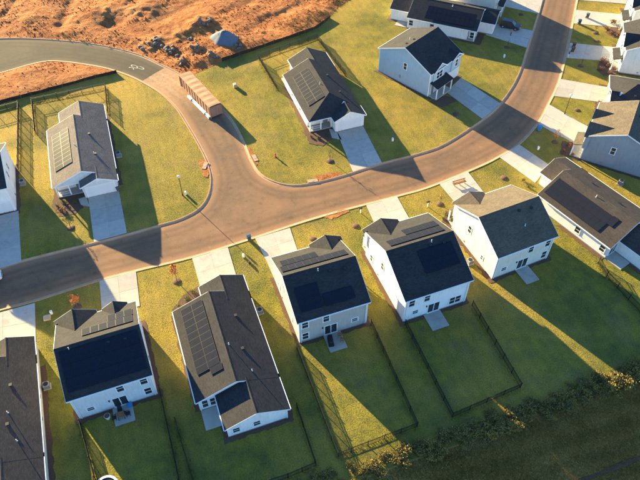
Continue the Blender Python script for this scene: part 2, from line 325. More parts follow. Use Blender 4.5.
gullies = [((16,-2),(4,16),.5,.8),((74,-4),(60,28),.7,1.0),((139,-4),(112,24),.95,1.5),((330,-8),(245,34),.3,1.2),((250,2),(215,16),.35,1.),((300,4),(262,20),.3,.8),((200,0),(160,20),.4,1.2),((110,26),(150,34),.3,1.5)]
mounds = [((226,37),.25,3.5),((197,24),.9,2.2),((206,20),.8,1.8),((195,50),.7,1.9),((211,57),.7,1.6),((155,42),.9,2.4),((170,48),.6,1.8),((182,33),.6,1.8),((185,60),.5,1.6),((125,10),.6,3.),((145,8),.7,3.),((90,12),.6,3.),((30,20),.5,3.),((200,64),.5,1.5)]
def zdirt(p):
    z = .6*(vnoise(p, .08)-.3)+.14*(vnoise(p, .31)-.5)+.10*(vnoise(p+7, .8)-.5)+.08*(vnoise(p+3, 1.9)-.5)
    for a, b, dp, wd in gullies:
        A, B = GL([a, b]); d = distseg(p, [A, B])+(vnoise(p, .7)-.5)*1.2; dp *= .65; wd *= 1.4; z -= dp*np.exp(-(d/wd)**2); z += .12*dp*np.exp(-((d-2.2*wd)/wd)**2)
    for a, h, r in mounds:
        A = np.array(GL([a])[0]); d = np.linalg.norm(p-A, axis=1)*(1+.7*(vnoise(p, .9)-.5)); z += h*np.exp(-(d/r)**2)
    e = np.minimum(distseg(p, [tuple(q) for q in road_loop[::2]]), distseg(p, [tuple(q) for q in dirt1[2:14]]))
    e = np.minimum(e, distseg(p, [tuple(q) for q in dirt2[3:]]))
    return z*np.clip((e-.2)/2.4, 0, 1)+.02

pts = []; edges = []
def addline(l, closed=False):
    n = len(pts); pts.extend([tuple(map(float, q)) for q in l])
    edges.extend([(n+i, n+i+1) for i in range(len(l)-1)])
    if closed: edges.append((n+len(l)-1, n))
BX = (-150., 150., -30., 230.)
addline([(BX[0],BX[2]),(BX[1],BX[2]),(BX[1],BX[3]),(BX[0],BX[3])], True)
addline(road_loop, True); addline(old_line); addline(dirt1, True); addline(dirt2, True)
addline(catmull(hedge_line, 2.))
cons = [tuple(q) for q in road_loop[::2]]
def grid(st, x0, x1, y0, y1, seed):
    xs, ys = np.meshgrid(np.arange(x0, x1, st), np.arange(y0, y1, st)); g = np.stack([xs.ravel(), ys.ravel()], 1)
    return g+np.random.RandomState(seed).uniform(-.28, .28, g.shape)*st
def inview(g, mg=25):
    d = np.concatenate([g, np.zeros((len(g), 1))], 1)-CAMP; z = d@FW; px = 320+FPX*(d@RT)/z; py = 240-FPX*(d@UP)/z
    return (z > 0) & (px > -mg) & (px < 640+mg) & (py > -mg) & (py < 480+mg)
far = grid(5., -148, 148, -28, 228, 1); far = far[~inview(far)]
near = grid(1.5, -90, 95, 20, 165, 2); near = near[inview(near)]
rg = grid(.55, -70, 75, 50, 165, 4); rg = rg[inview(rg)]; rg = rg[inpoly(rg, road_loop)]
dd = grid(.5, -90, 30, 100, 165, 3); dd = dd[inview(dd) & (inpoly(dd, dirt1) | inpoly(dd, dirt2)) & ~inpoly(dd, road_loop)]
near = near[~(inpoly(near, dirt1) | inpoly(near, dirt2) | inpoly(near, road_loop))]
allg = np.concatenate([far, near, dd, rg])
allg = allg[(distseg(allg, cons+[cons[0]]) > .3)]
pts.extend([tuple(map(float, q)) for q in allg])
vo, eo, fo, *_ = geometry.delaunay_2d_cdt([Vector(p) for p in pts], edges, [], 0, 1e-4)
V2 = np.array([(v.x, v.y) for v in vo]); F = np.array([f for f in fo if len(f) == 3]); cen = V2[F].mean(1)
is_road = inpoly(cen, road_loop); is_old = is_road & inpoly(cen, old_poly)
is_dirt = ~is_road & (inpoly(cen, dirt1) | inpoly(cen, dirt2))
is_field = ~is_road & ~is_dirt & ((cen@hn) > hside(cen))
is_lawn = ~(is_road | is_dirt | is_field)
def terrain(name, mask, zf, mat, kind='structure', smooth=True):
    f = F[mask]; u, inv = np.unique(f, return_inverse=True); p = V2[u]; z = zf(p)
    me = bpy.data.meshes.new(name); me.from_pydata([(a, b, c) for (a, b), c in zip(p, z)], [], inv.reshape(-1, 3).tolist()); me.materials.append(mat)
    bm = bmesh.new(); bm.from_mesh(me)
    for q in bm.faces:
        if q.normal.z < 0: q.normal_flip()
    bm.to_mesh(me); bm.free()
    if smooth: me.polygons.foreach_set('use_smooth', [True]*len(me.polygons))
    if 'road' in name:
        at = me.attributes.new('edge', 'FLOAT', 'POINT'); at.data.foreach_set('value', distseg(p, cons+[cons[0]]).astype(np.float32))
    o = bpy.data.objects.new(name, me); C.objects.link(o); return tag(o, kind=kind)
terrain('lawn', is_lawn, zlawn, X['lawn'])
terrain('dirt_ground', is_dirt, zdirt, X['dirt'])
terrain('field', is_field, zfield, X['field'])
terrain('road', is_road & ~is_old, lambda p: np.full(len(p), -.09), X['asphalt'])
terrain('older_road', is_old, lambda p: np.full(len(p), -.086), X['oldasphalt'])
fg = MB().add([(-3000,-3000,-16),(3000,-3000,-16),(3000,3000,-16),(-3000,3000,-16)], [(0,1,2,3)]).build('ground', X['field']); tag(fg, kind='structure')
def kerb(line, side):
    P = np.array(line); T = np.gradient(P, axis=0); T /= np.linalg.norm(T, axis=1)[:, None]; Nn = np.stack([-T[:, 1], T[:, 0]], 1)*side   # Nn points away from the road
    prof = [(-.42, -.075), (-.18, -.065), (-.02, .045), (.10, .06), (.17, .06), (.19, -.2)]
    b = MB(); vs = []
    for p, n in zip(P, Nn): vs += [(p[0]+n[0]*a, p[1]+n[1]*a, z) for a, z in prof]
    k = len(prof); fs = [(i*k+j, i*k+j+1, (i+1)*k+j+1, (i+1)*k+j) for i in range(len(P)-1) for j in range(k-1)]
    b.add(vs, fs); tag(b.build('kerb', X['kerb']), kind='structure')
kerb(e1, -1); kerb(e2, -1); kerb(e3, -1)

# ------------------------------------------------------------------ driveways, walks, patios, beds
solid_polys = []                                       # no grass blades here
def quad_slabs(name, q, nx, ny, z=.055, th=.12, mat='concrete', gap=.011):
    root = MB()
    q = [np.array(p) for p in q]; solid_polys.append(np.array(q))
    pt = lambda u, v: (q[0]*(1-u)+q[1]*u)*(1-v)+(q[3]*(1-u)+q[2]*u)*v
    c = sum(q)/4
    r = MB().prism([tuple(p-c) for p in (pt(0,0), pt(1,0), pt(1,1), pt(0,1))], 'z', z-th-.05, z-.02).build(name, X['found'], loc=(c[0], c[1], 0)); tag(r, kind='structure')
    lu = np.linalg.norm(q[1]-q[0]); lv = np.linalg.norm(q[3]-q[0]); gu, gv = gap/lu, gap/lv
    for i in range(nx):
        for j in range(ny):
            u0, u1, v0, v1 = i/nx+gu, (i+1)/nx-gu, j/ny+gv, (j+1)/ny-gv
            MB().prism([tuple(pt(u, v)-c) for u, v in ((u0,v0),(u1,v0),(u1,v1),(u0,v1))], 'z', z-th, z+.006*((i+j) % 2)).build('slab', X[mat], r)
    return r
DR = [([(-40,226),(18.5,211),(21.5,262),(-40,280)],2,3),([(88,196),(119,191),(127,233),(94,242)],2,3),([(337,132.5),(363,126),(382,163),(353,172)],2,3),([(446,92),(461,78),(501,104),(483,119.5)],2,3),
 ([(486,35),(489,22.5),(533.5,31),(527,48)],2,3),([(497,5),(499,-8),(543,-1),(539,14)],2,3),([(-30,321),(35,303),(36,341),(-30,345)],2,2),([(99.5,281),(136,271),(140,306),(102,314)],2,2),([(192,257.5),(228,247.5),(237,278),(201,290)],2,2),
 ([(255,238.5),(290,228),(298,252),(267,262)],2,2),([(366,205),(397,196.5),(410,220),(377,229)],2,2),([(439,183.5),(468,172),(485,194),(457,205)],2,2),([(499,157),(519,144.5),(549,165),(535,183)],2,2),([(538,124.5),(549,104.5),(592,129),(579,146)],2,2),
 ([(553,96),(560,79),(611,88),(606,103)],2,3),([(566.5,58),(570,43),(620,48),(616,62)],2,3),([(573,23.5),(576,10),(626,15),(622,28)],2,3),([(578,0),(580.5,-12),(630,-8),(626,4)],2,3)]
for q, a, b in DR: quad_slabs('driveway', GL(q), a, b)
for q, a, b in [([(78.5,199),(86,196.5),(90,207),(81,205)],1,1),([(329,129),(336,130),(342,140),(332,138)],1,1),([(267,262),(273,259.5),(284,283),(277,285)],1,3)]: quad_slabs('walkway', GL(q), a, b)
def sheet(name, poly, z, mat, jag=0., seed=0, dz=.05):
    solid_polys.append(np.array(poly)); P = [Vector(p) for p in poly]; rn = random.Random(seed); out = []
    for i, p in enumerate(P):
        q = P[(i+1) % len(P)]; n = max(1, int((q-p).length/.5)) if jag else 1
        for k in range(n): out.append((p.x+(q.x-p.x)*k/n+rn.uniform(-jag, jag), p.y+(q.y-p.y)*k/n+rn.uniform(-jag, jag)))
    return tag(MB().prism(out, 'z', z-.1, z).build(name, X[mat]), kind='structure')

# ------------------------------------------------------------------ houses
OV = .3; TH = .15
_mc = {}
def cached(key, fn):
    if key not in _mc: _mc[key] = fn()
    return _mc[key]
ANG = {'F': 0., 'B': math.pi, 'L': -math.pi/2, 'R': math.pi/2}
FLIP = {'F': 'F', 'B': 'B', 'L': 'R', 'R': 'L'}
def put(name, me, parent, x, y, z, face, m):
    f = face if m == 1 else FLIP[face]
    return link(name, me, parent, (m*x, y, z), ANG[f])
def win(parent, x, y, z, face, m=1, w=.95, h=1.45, n=1, shutters=False):
    def frame():
        b = MB(); W = w*n; t = .09
        b.box(-W/2-t, W/2+t, -.06, .02, h/2, h/2+t+.03); b.box(-W/2-t-.04, W/2+t+.04, -.09, .02, -h/2-t, -h/2)
        for k in range(n+1): b.box(-W/2+k*w-(t if k == 0 else .05), -W/2+k*w+(t if k == n else .05), -.06, .02, -h/2, h/2)
        return b.mesh('window_frame', X['trim'])
    o = put('window', cached(('wf', w, h, n), frame), parent, x, y, z, face, m)
    for k in range(n):
        xx = -w*n/2+w*(k+.5)
        link('pane', cached(('wp', w, h), lambda: MB().box(-w/2+.04, w/2-.04, -.022, .01, -h/2+.01, h/2-.01).mesh('window_pane', X['glass'])), o, (xx, 0, 0))
        link('sash_rail', cached(('ws', w), lambda: MB().box(-w/2+.05, w/2-.05, -.045, -.023, -.035, .035).mesh('sash_rail', X['trim'])), o, (xx, 0, 0))
    if shutters:
        for s in (-1, 1): link('shutter', cached(('wsh', h), lambda: MB().box(-.2, .2, -.05, .01, -h/2, h/2).mesh('shutter', X['shut'])), o, (s*(w*n/2+.32), 0, 0))
    return o
def patio_door(parent, x, y, face, m=1, w=1.8, h=2.05):
    z0 = .22
    def fr():
        b = MB(); b.box(-w/2-.1, w/2+.1, -.06, .02, z0+h, z0+h+.11); b.box(-w/2-.1, w/2+.1, -.1, .02, z0-.1, z0)
        for a, c in ((-w/2-.1, -w/2), (-.05, .05), (w/2, w/2+.1)): b.box(a, c, -.06, .02, z0, z0+h)
        return b.mesh('patio_door', X['trim'])
    o = put('patio_door', cached(('pd', w), fr), parent, x, y, 0, face, m)
    for s in (-1, 1): link('pane', cached(('pdp', w), lambda: MB().box(-w/4+.05, w/4-.05, -.03, .01, z0+.08, z0+h-.06).mesh('door_pane', X['glass'])), o, (s*w/4, 0, 0))
    link('door_handle', cached('pdh', lambda: MB().box(-.02, .02, -.11, -.03, 1.1, 1.3).mesh('door_handle', X['grey_m'])), o, (.1, 0, 0))
    lt = put('wall_lamp', cached('wl', lambda: MB().box(-.07, .07, -.14, .0, 0, .28).mesh('wall_lamp', X['dark'])), parent, x+w/2+.35, y, 2.0, face, m)
    return o
def front_door(parent, x, y, face='F', m=1):
    def fr():
        b = MB(); b.box(-.6, .6, -.05, .02, 2.28, 2.42); b.box(-.6, -.48, -.05, .02, .15, 2.28); b.box(.48, .6, -.05, .02, .15, 2.28); return b.mesh('door_frame', X['trim'])
    def lf():
        b = MB(); b.box(-.48, .48, -.025, .01, .17, 2.27)
        for z in (.3, 1.0, 1.65):
            for s in (-1, 1): b.box(s*.22-.15, s*.22+.15, -.045, -.02, z, z+.5)
        return b.mesh('door_leaf', X['door'])
    o = put('front_door', cached('fd', fr), parent, x, y, 0, face, m); link('door_leaf', cached('fdl', lf), o)
    link('door_handle', cached('fdh', lambda: MB().box(.36, .42, -.09, -.02, 1.0, 1.16).mesh('door_handle', X['grey_m'])), o)
def garage_door(parent, x, y, face='F', m=1, w=4.7, h=2.25):
    def fr():
        b = MB(); b.box(-w/2-.14, w/2+.14, -.05, .02, h+.05, h+.22); b.box(-w/2-.14, -w/2, -.05, .02, .03, h+.05); b.box(w/2, w/2+.14, -.05, .02, .03, h+.05); return b.mesh('garage_door', X['trim'])
    o = put('garage_door', cached(('gd', w), fr), parent, x, y, 0, face, m)
    def pn():
        b = MB(); b.box(-w/2, w/2, -.02, .01, .005, h/4-.012)
        k = 6
        for i in range(k): b.box(-w/2+w*i/k+.1, -w/2+w*(i+1)/k-.1, -.035, -.02, .1, h/4-.11)
        return b.mesh('door_panel', X['gdoor'])
    for i in range(4): link('door_panel', cached(('gdp', w), pn), o, (0, 0, .05+i*h/4))
def vent(roof, x, y, z, big=True, m=1):
    def f():
        b = MB(); b.cyl(0, 0, -.15, .42, .055, n=8); b.cyl(0, 0, -.15, .05, .16, .07, n=8); return b.mesh('vent_pipe', X['pipe'])
    def g():
        b = MB(); b.box(-.16, .16, -.16, .16, -.12, .14); b.box(-.2, .2, -.2, .2, .14, .17); return b.mesh('roof_vent', X['dark'])
    link('vent_pipe' if big else 'roof_vent', cached('vp', f) if big else cached('rv', g), roof, (m*x, y, z))
def solar(parent, roof_z, s, axis, x0, x1, y0, y1, m=1):
    """panels between x0..x1 / y0..y1 in plan; axis: 'x' ridge along x (slope in y), 'y' ridge along y"""
    th = math.atan(s); c = math.cos(th); L = 1.74; W = 1.09
    def f():
        b = MB(); b.box(-W/2+.006, W/2-.006, -L/2+.006, L/2-.006, -.04, -.003, 1); b.box(-W/2+.035, W/2-.035, -L/2+.035, L/2-.035, -.003, .0, 0); return b.mesh('solar_panel', [X['solar'], X['alu']])
    me = cached('solar', f)
    if axis == 'x':
        nx = max(1, round((x1-x0)/W)); ny = max(1, round((y1-y0)/c/L)); cx, cy = (x0+x1)/2, (y0+y1)/2
        for i in range(nx):
            for j in range(ny):
                x = cx+(i-(nx-1)/2)*W; y = cy+(j-(ny-1)/2)*L*c
                o = link('solar_panel', me, parent, (x, y, roof_z(y)+.14)); o.rotation_euler = (th if y < 0 else -th, 0, 0)
    else:
        nx = max(1, round((x1-x0)/c/L)); ny = max(1, round((y1-y0)/W)); cx, cy = (x0+x1)/2, (y0+y1)/2
        for i in range(nx):
            for j in range(ny):
                x = cx+(i-(nx-1)/2)*L*c; y = cy+(j-(ny-1)/2)*W
                o = link('solar_panel', me, parent, (m*x, y, roof_z(x)+.14)); o.rotation_mode = 'ZYX'
                # panel length runs up the slope: turn 90 degrees about z, then tilt about local y
                o.rotation_mode = 'QUATERNION'
                sg = -1 if m*x < 0 else 1
                o.rotation_quaternion = Matrix.Rotation(sg*th, 3, 'Y').to_quaternion() @ Matrix.Rotation(math.pi/2, 3, 'Z').to_quaternion()
def gable_roof(mb_axis, half, ridge, a0, a1, zE, zR, c0=0.):
    pass
def roof_prism(parent, name, mat, axis, cc, half, a0, a1, ze, zr, m=1, trim=True, gut=True, lo=True, hi=True, dz=0., lim=(None, None)):
    """inverted V along axis; cc = centre of the V, half = half width incl. overhang, a0..a1 along the ridge"""
    prof = [(cc-half, ze+dz), (cc, zr+dz), (cc+half, ze+dz), (cc+half, ze-TH+dz), (cc, zr-TH+dz), (cc-half, ze-TH+dz)]
    r = MB(m).prism(prof, axis, a0, a1).build(name, mat, parent)
    if trim:
        for e, on, sg in ((a0, lo, -1), (a1, hi, 1)):
            if not on: continue
            for s in (-1, 1):
                q_ = lim[0 if sg < 0 else 1] if s > 0 else None; ex = half+.01 if q_ is None else q_; zx = zr-(zr-ze)*ex/half
                pr = [(cc+s*ex, zx-.015), (cc, zr-.015), (cc, zr-.24), (cc+s*ex, zx-.24)]
                MB(m).prism(pr, axis, e+sg*.004, e+sg*.04).build('rake_board', X['trim'], r)
    if gut:
        for s in (-1, 1):
            b = MB(m); lo_, hi_ = sorted((cc+s*(half+.005), cc+s*(half+.13)))
            (b.box(a0+.02, a1-.02, lo_, hi_, ze-.17, ze-.04) if axis == 'x' else b.box(lo_, hi_, a0+.02, a1-.02, ze-.17, ze-.04))
            b.build('gutter', X['trim'], r)
    b = MB(m); pr = [(cc-.16, zr-.16*(zr-ze)/half+.018+dz), (cc, zr+.035+dz), (cc+.16, zr-.16*(zr-ze)/half+.018+dz), (cc, zr-.05+dz)]
    b.prism(pr, axis, a0-.004, a1+.004).build('ridge_cap', mat, r)
    return r
def to_world(pos, a, x, y): return (pos[0]+math.cos(a)*x-math.sin(a)*y, pos[1]+math.sin(a)*x+math.cos(a)*y)
def wrect(pos, a, x0, x1, y0, y1, m=1):
    x0, x1 = sorted((m*x0, m*x1)); return [to_world(pos, a, x, y) for x, y in ((x0,y0),(x1,y0),(x1,y1),(x0,y1))]
H2 = 5.6
def two_storey(name, label, pos, deg, w, d, rise, wall, roofm, gables, porch, gar, rear, side=(), panels=(), vents=((2.5,.8),), patio=(-1.5,1.2,2.7), pdoor=0., front=(), group='two storey houses'):
    a = math.radians(deg); root = empty(name, (pos[0], pos[1], 0), a, label, 'house', group)
    s = rise/(d/2); ze = H2-s*OV; zr = H2+rise; hw, hd_ = w/2, d/2
    MB().prism([(-hd_, .0), (hd_, .0), (hd_, H2-TH-.01), (0, zr-TH-.01), (-hd_, H2-TH-.01)], 'x', -hw, hw).build('wall', X[wall], root)
    MB().box(-hw-.03, hw+.03, -hd_-.03, hd_+.03, -.3, .2).build('foundation', X['found'], root)
    b = MB()
    for sx in (-1, 1):
        for sy in (-1, 1): b = MB(); b.box(*sorted((sx*(hw-.12), sx*(hw+.025))), *sorted((sy*(hd_-.12), sy*(hd_+.025))), .2, H2-.2); b.build('corner_trim', X['trim'], root)
    r = roof_prism(root, 'roof', X[roofm], 'x', 0, hd_+OV, -hw-OV, hw+OV, ze, zr)
    rz = lambda y: H2+rise-s*abs(y)
    for gx, gh, ym, pj in gables:
        gr = rise-s*abs(ym); sl_ = gr/gh; e = H2-sl_*.25
        MB().prism([(gx-gh+.1, 2.6), (gx+gh-.1, 2.6), (gx+gh-.1, H2-TH-.02+.1*sl_), (gx, H2+gr-TH-.02), (gx-gh+.1, H2-TH-.02+.1*sl_)], 'y', -hd_-pj, -hd_+.4).build('gable_wall', X[wall], root)
        gm = X[roofm+'_s' if roofm == 'roof' else roofm]
        gro = roof_prism(root, 'gable_roof', gm, 'y', gx, gh+.25, -hd_-pj-.28, -hd_-.03, e, H2+gr, gut=False, hi=False)
        xa, xb = max(gx-gh-.25, -hw+.03), min(gx+gh+.25, hw-.03); zt = lambda x: H2+gr-sl_*abs(x-gx)
        MB().prism([(xa, zt(xa)), (gx, H2+gr), (xb, zt(xb)), (xb, zt(xb)-TH), (gx, H2+gr-TH), (xa, zt(xa)-TH)], 'y', -hd_-.03, ym+.15).build('gable_roof_back', gm, gro)
        MB().prism([(gx-.16, zt(gx-.16)+.018), (gx, H2+gr+.035), (gx+.16, zt(gx+.16)+.018), (gx, H2+gr-.05)], 'y', -hd_-.02, ym-.1).build('ridge_cap', gm, gro)
        win(root, gx, -hd_-pj, 4.15, 'F', n=2 if gh > 1.7 else 1, shutters=False)
    # porch
    px0, px1, pd = porch
    MB().prism([(-hd_-pd-.2, 2.72), (-hd_+.01, 3.25), (-hd_+.01, 3.1), (-hd_-pd-.2, 2.57)], 'x', px0-.2, px1+.2).build('porch_roof', X[roofm], root)
    MB().box(px0-.1, px1+.1, -hd_-pd-.1, -hd_-pd+.06, 2.4, 2.57).build('porch_beam', X['trim'], root)
    MB().box(px0-.15, px1+.15, -hd_-pd-.15, -hd_-.031, -.1, .18).build('porch_floor', X['concrete'], root)
    for q in (px0, px1) if px1-px0 < 3.2 else (px0, (px0+px1)/2, px1): MB().box(q-.09, q+.09, -hd_-pd-.06, -hd_-pd+.12, .18, 2.41).build('porch_post', X['trim'], root)
    front_door(root, px0+.9, -hd_); win(root, px1-1., -hd_, 1.55, 'F')
    garage_door(root, gar, -hd_)
    for x, z, wd, ht, n in front: win(root, x, -hd_, z, 'F', w=wd, h=ht, n=n)
    for x, z, wd, ht, n in rear: win(root, x, hd_, z, 'B', w=wd, h=ht, n=n)
    for f, y, z, wd, ht, n in side: win(root, hw if f == 'R' else -hw, y, z, f, w=wd, h=ht, n=n)
    patio_door(root, pdoor, hd_, 'B')
    for x, y in vents: vent(r, x, y, rz(y))
    vent(r, -3.3, 1.2, rz(1.2), False); vent(r, -1.2, 1.0, rz(1.), False)
    for x0, x1, y0, y1 in panels: solar(root, rz, s, 'x', x0, x1, min(y0, y1), max(y0, y1))
    for sx in (-1, 1): MB().box(sx*(hw-.25)-.05, sx*(hw-.25)+.05, hd_+.03, hd_+.11, .1, ze-.1).build('downspout', X['trim'], root)
    MB().box(-hw-.13, -hw-.001, .6, 1.0, 1.1, 1.7).build('meter_box', X['grey_m'], root); MB().box(hw+.001, hw+.1, -2.4, -2.1, .5, .8).build('hose_box', X['grey_m'], root)
    if patio: quad_slabs('patio', wrect(pos, a, patio[0], patio[1], hd_+.05, hd_+patio[2]), 1, 1, z=.09)
    bed = [to_world(pos, a, x, y) for x, y in ((-hw-.6,-hd_-.9),(hw+.6,-hd_-.9),(hw+.6,hd_+.6),(-hw-.6,hd_+.6))]
    sheet('mulch_bed', bed, .028, 'mulch', .14, int(abs(pos[0]*7)))
    return root
H1 = 2.9
def ranch(name, label, pos, deg, m, w, d, ww, r, gw, g, s, wall, roofm, hip=0., panels=(), side=(), vents=((.6,1.),), rearwin=(), patio=True, group='single storey houses', wingwin=()):
    a = math.radians(deg); root = empty(name, (pos[0], pos[1], 0), a, label, 'house', group)
    W = w/2; hd_ = d/2; ze = H1-s*OV; zr = H1+s*W; pr = 1.7
    wl = lambda cc, half, y0, y1, nm='wall': MB(m).prism([(cc-half, 0), (cc+half, 0), (cc+half, H1-TH-.01), (cc, H1+s*half-TH-.01), (cc-half, H1-TH-.01)], 'y', y0, y1).build(nm, X[wall], root)
    gc = W-gw/2; wc = W-ww/2
    if hip:
        yh = -hd_+hip
        MB(m).prism([(-W, 0), (W, 0), (W, H1-TH-.01), (-W, H1-TH-.01)], 'y', -hd_+pr, yh).build('wall', X[wall], root)
        wl(0, W, yh, hd_)
        e = OV; A = (-W-e, -hd_-e, ze); B = (W+e, -hd_-e, ze); Cc = (W+e, hd_+e, ze); D = (-W-e, hd_+e, ze); R1 = (0, yh, zr); R2 = (0, hd_+e, zr)
        lowr = lambda v: (v[0], v[1], v[2]-TH)
        b = MB(m); vs = [A, B, Cc, D, R1, R2]; b.add(vs+[lowr(v) for v in vs], [(0,1,4),(1,2,5,4),(3,0,4,5),(6,7,10),(7,8,11,10),(9,6,10,11),(0,1,7,6),(1,2,8,7),(3,0,6,9),(2,5,11,8),(5,3,9,11)])
        ro = b.build('roof', X[roofm], root)
        MB(m).box(-W-e-.13, -W-e-.005, -hd_-e, hd_+e, ze-.17, ze-.04).build('gutter', X['trim'], ro)
        MB(m).box(-W-e, W-gw-e, -hd_-e-.13, -hd_-e-.005, ze-.17, ze-.04).build('gutter', X['trim'], ro)
        for xe in (-W-e, wc): MB(m).prism([(xe, zr-s*abs(xe)-.015), (0, zr-.015), (0, zr-.24), (xe, zr-s*abs(xe)-.24)], 'y', hd_+e+.004, hd_+e+.04).build('rake_board', X['trim'], ro)
    else:
        wl(0, W, -hd_+pr, hd_)
        MB(m).prism([(-W, H1-TH-.3), (W-.05, H1-TH-.3), (W-.05, H1-TH-.02), (0, zr-TH-.03), (-W, H1-TH-.03)], 'y', -hd_, -hd_+.15).build('gable_wall', X[wall], root)
        ro = roof_prism(root, 'roof', X[roofm], 'y', 0, W+OV, -hd_-OV, hd_+OV, ze, zr, m, lim=(gc, wc))
    wl(gc, gw/2, -hd_-g, -hd_+pr, 'garage_wall'); wl(wc, ww/2, hd_, hd_+r, 'rear_wing_wall')
    roof_prism(root, 'garage_roof', X[roofm], 'y', gc, gw/2+OV, -hd_-g-OV, -hd_+1.2, ze, H1+s*gw/2, m, hi=False, dz=-.006)
    roof_prism(root, 'rear_wing_roof', X[roofm], 'y', wc, ww/2+OV, hd_-.3, hd_+r+OV, ze, H1+s*ww/2, m, lo=False, dz=-.006)
    for x0, x1, y0, y1 in ((-W, W, -hd_+pr, hd_), (W-gw, W, -hd_-g, -hd_+pr), (W-ww, W, hd_, hd_+r)): MB(m).box(x0-.025, x1+.025, y0-.025, y1+.025, -.3, .18).build('foundation', X['found'], root)
    MB(m).box(-W, W-gw-.03, -hd_-.05, -hd_+pr-.03, -.1, .16).build('porch_floor', X['concrete'], root)
    MB(m).box(-W, W-gw, -hd_-.02, -hd_+.17, H1-TH-.5, H1-TH-.29).build('porch_beam', X['trim'], root)
    for q in (-W+.12, -W+2.2, W-gw-.2): MB(m).box(q-.1, q+.1, -hd_-.02, -hd_+.18, .16, H1-TH-.5).build('porch_post', X['trim'], root)
    for z_ in (.55, 1.0): MB(m).box(-W+.2, -W+2.1, -hd_+.05, -hd_+.1, z_, z_+.05).build('porch_rail', X['trim'], root)
    front_door(root, W-gw-.8, -hd_+pr, m=m); win(root, -W+1.7, -hd_+pr, 1.6, 'F', m, n=2)
    garage_door(root, gc, -hd_-g, m=m, w=min(4.7, gw-.9))
    MB(m).box(gc-.25, gc+.25, -hd_-g-.03, -hd_-g, H1+.25, H1+.7).build('gable_vent', X['trim'], root)
    for f, y, z, wd, ht, n in side: win(root, W if f == 'R' else -W, y, z, f, m, w=wd, h=ht, n=n)
    for x, z, wd, ht, n in wingwin: win(root, x, hd_+r, z, 'B', m, w=wd, h=ht, n=n)
    for x in rearwin: win(root, x, hd_, 1.5, 'B', m, w=.8, h=1.7)
    patio_door(root, W-ww-1.0 if not rearwin else -W+.9, hd_, 'B', m, w=1.5) if not rearwin else None
    rz = lambda x: H1+s*(W-abs(x))
    for x, y in vents: vent(ro, x, y, rz(x), m=m)
    vent(ro, 2.1, 2.6, rz(2.1), False, m); vent(ro, 2.6, -3.0, rz(2.6), False, m)
    for x0, x1, y0, y1 in panels: solar(root, rz, s, 'y', x0, x1, y0, y1, m)
    MB(m).box(-W+.1, -W+.2, hd_+.02, hd_+.1, .1, ze-.1).build('downspout', X['trim'], root); MB(m).box(W-.2, W-.1, hd_+r+.03, hd_+r+.11, .1, ze-.1).build('downspout', X['trim'], root)
    MB(m).box(W+.001, W+.13, 1.2, 1.6, 1.0, 1.6).build('meter_box', X['grey_m'], root)
    if patio: quad_slabs('patio', wrect(pos, a, -W+.05, W-ww-.06, hd_+.06, hd_+3.0, m), 1, 1, z=.09)
    L_ = [(-W-.8,-hd_-1.6),(W-gw-.1,-hd_-1.6),(W-gw-.1,-hd_-.2),(W+.7,-hd_-.2),(W+.7,hd_+r+.7),(W-ww-.7,hd_+r+.7),(W-ww-.7,hd_+.03),(-W-.7,hd_+.03)]
    bed = [to_world(pos, a, m*x, y) for x, y in L_]
    sheet('mulch_bed', bed if m == 1 else bed[::-1], .028, 'mulch', .14, int(abs(pos[0]*7)))
    return root
SQ = (.85, .75); TALL = (.9, 1.5)
two_storey('two_storey_house', 'pale two-storey house with patio table and trampoline in its back yard', (-28.6,45.17), 200.3, 10.15, 11.7, 2.75, 'lgrey', 'roof',
  [(2.8,2.6,-2.93,.5),(-2.5,1.5,-3.92,.3)], (.6,4.6,1.7), -2.2, [(3.29,1.7,.95,.7,1),(-1.03,4.25,.95,1.4,1),(-4.04,4.25,.95,1.4,1),(-4.1,1.6,.95,1.4,1)],
  [('R',-.5,4.1,.8,1.3,1),('L',1.5,4.1,.8,1.3,1)], [(-4.75,2.0,-1.1,-2.75),(-4.75,-1.45,-2.75,-4.45),(-4.85,4.7,.5,5.45)], ((3.6,.5),), (-1.65,.95,2.7), -.4)
two_storey('two_storey_house', 'beige two-storey house with solar panels and a black grill on its patio', (-.1,56.51), 199.4, 10.2, 11.7, 2.85, 'beige', 'roof',
  [(-3.2,2.3,-3.54,.5)], (-4.7,-.9,1.7), 2.3, [(4.2,4.15,.95,1.4,1),(4.2,1.4,.95,1.4,1),(1.1,4.2,.95,1.4,1),(-3.23,1.77,.95,.7,1)],
  [('R',-1.5,4.1,.8,1.3,1),('R',2.4,1.6,.7,.9,1),('R',-3.6,1.6,.8,1.3,1)], [(-4.5,4.9,-.95,-2.6),(-.9,4.8,-2.6,-4.3),(1.0,4.5,1.75,5.3),(-3.6,1.0,3.6,5.2)], ((.4,.5),), (-1.05,1.55,3.0), .4)
two_storey('two_storey_house', 'bright white two-storey house with rear solar array and bare concrete patio', (14.37,60.93), 200.7, 10.2, 13.5, 2.98, 'white', 'roof',
  [(2.65,2.75,-3.84,.5)], (.5,4.7,1.8), -2.3, [(4.1,4.1,.95,1.4,1),(1.7,4.2,.95,1.4,1),(3.3,1.6,.95,.7,1),(-3.2,1.4,.95,1.45,2)],
  [('R',-.94,3.9,.8,1.4,1),('R',-4.6,1.7,.8,1.3,1)], [(-4.75,4.45,-.75,-2.5),(-4.6,.85,-2.5,-4.3),(-4.5,1.1,1.1,4.7)], ((-1.6,.55),), (-.9,1.8,3.0), .3)
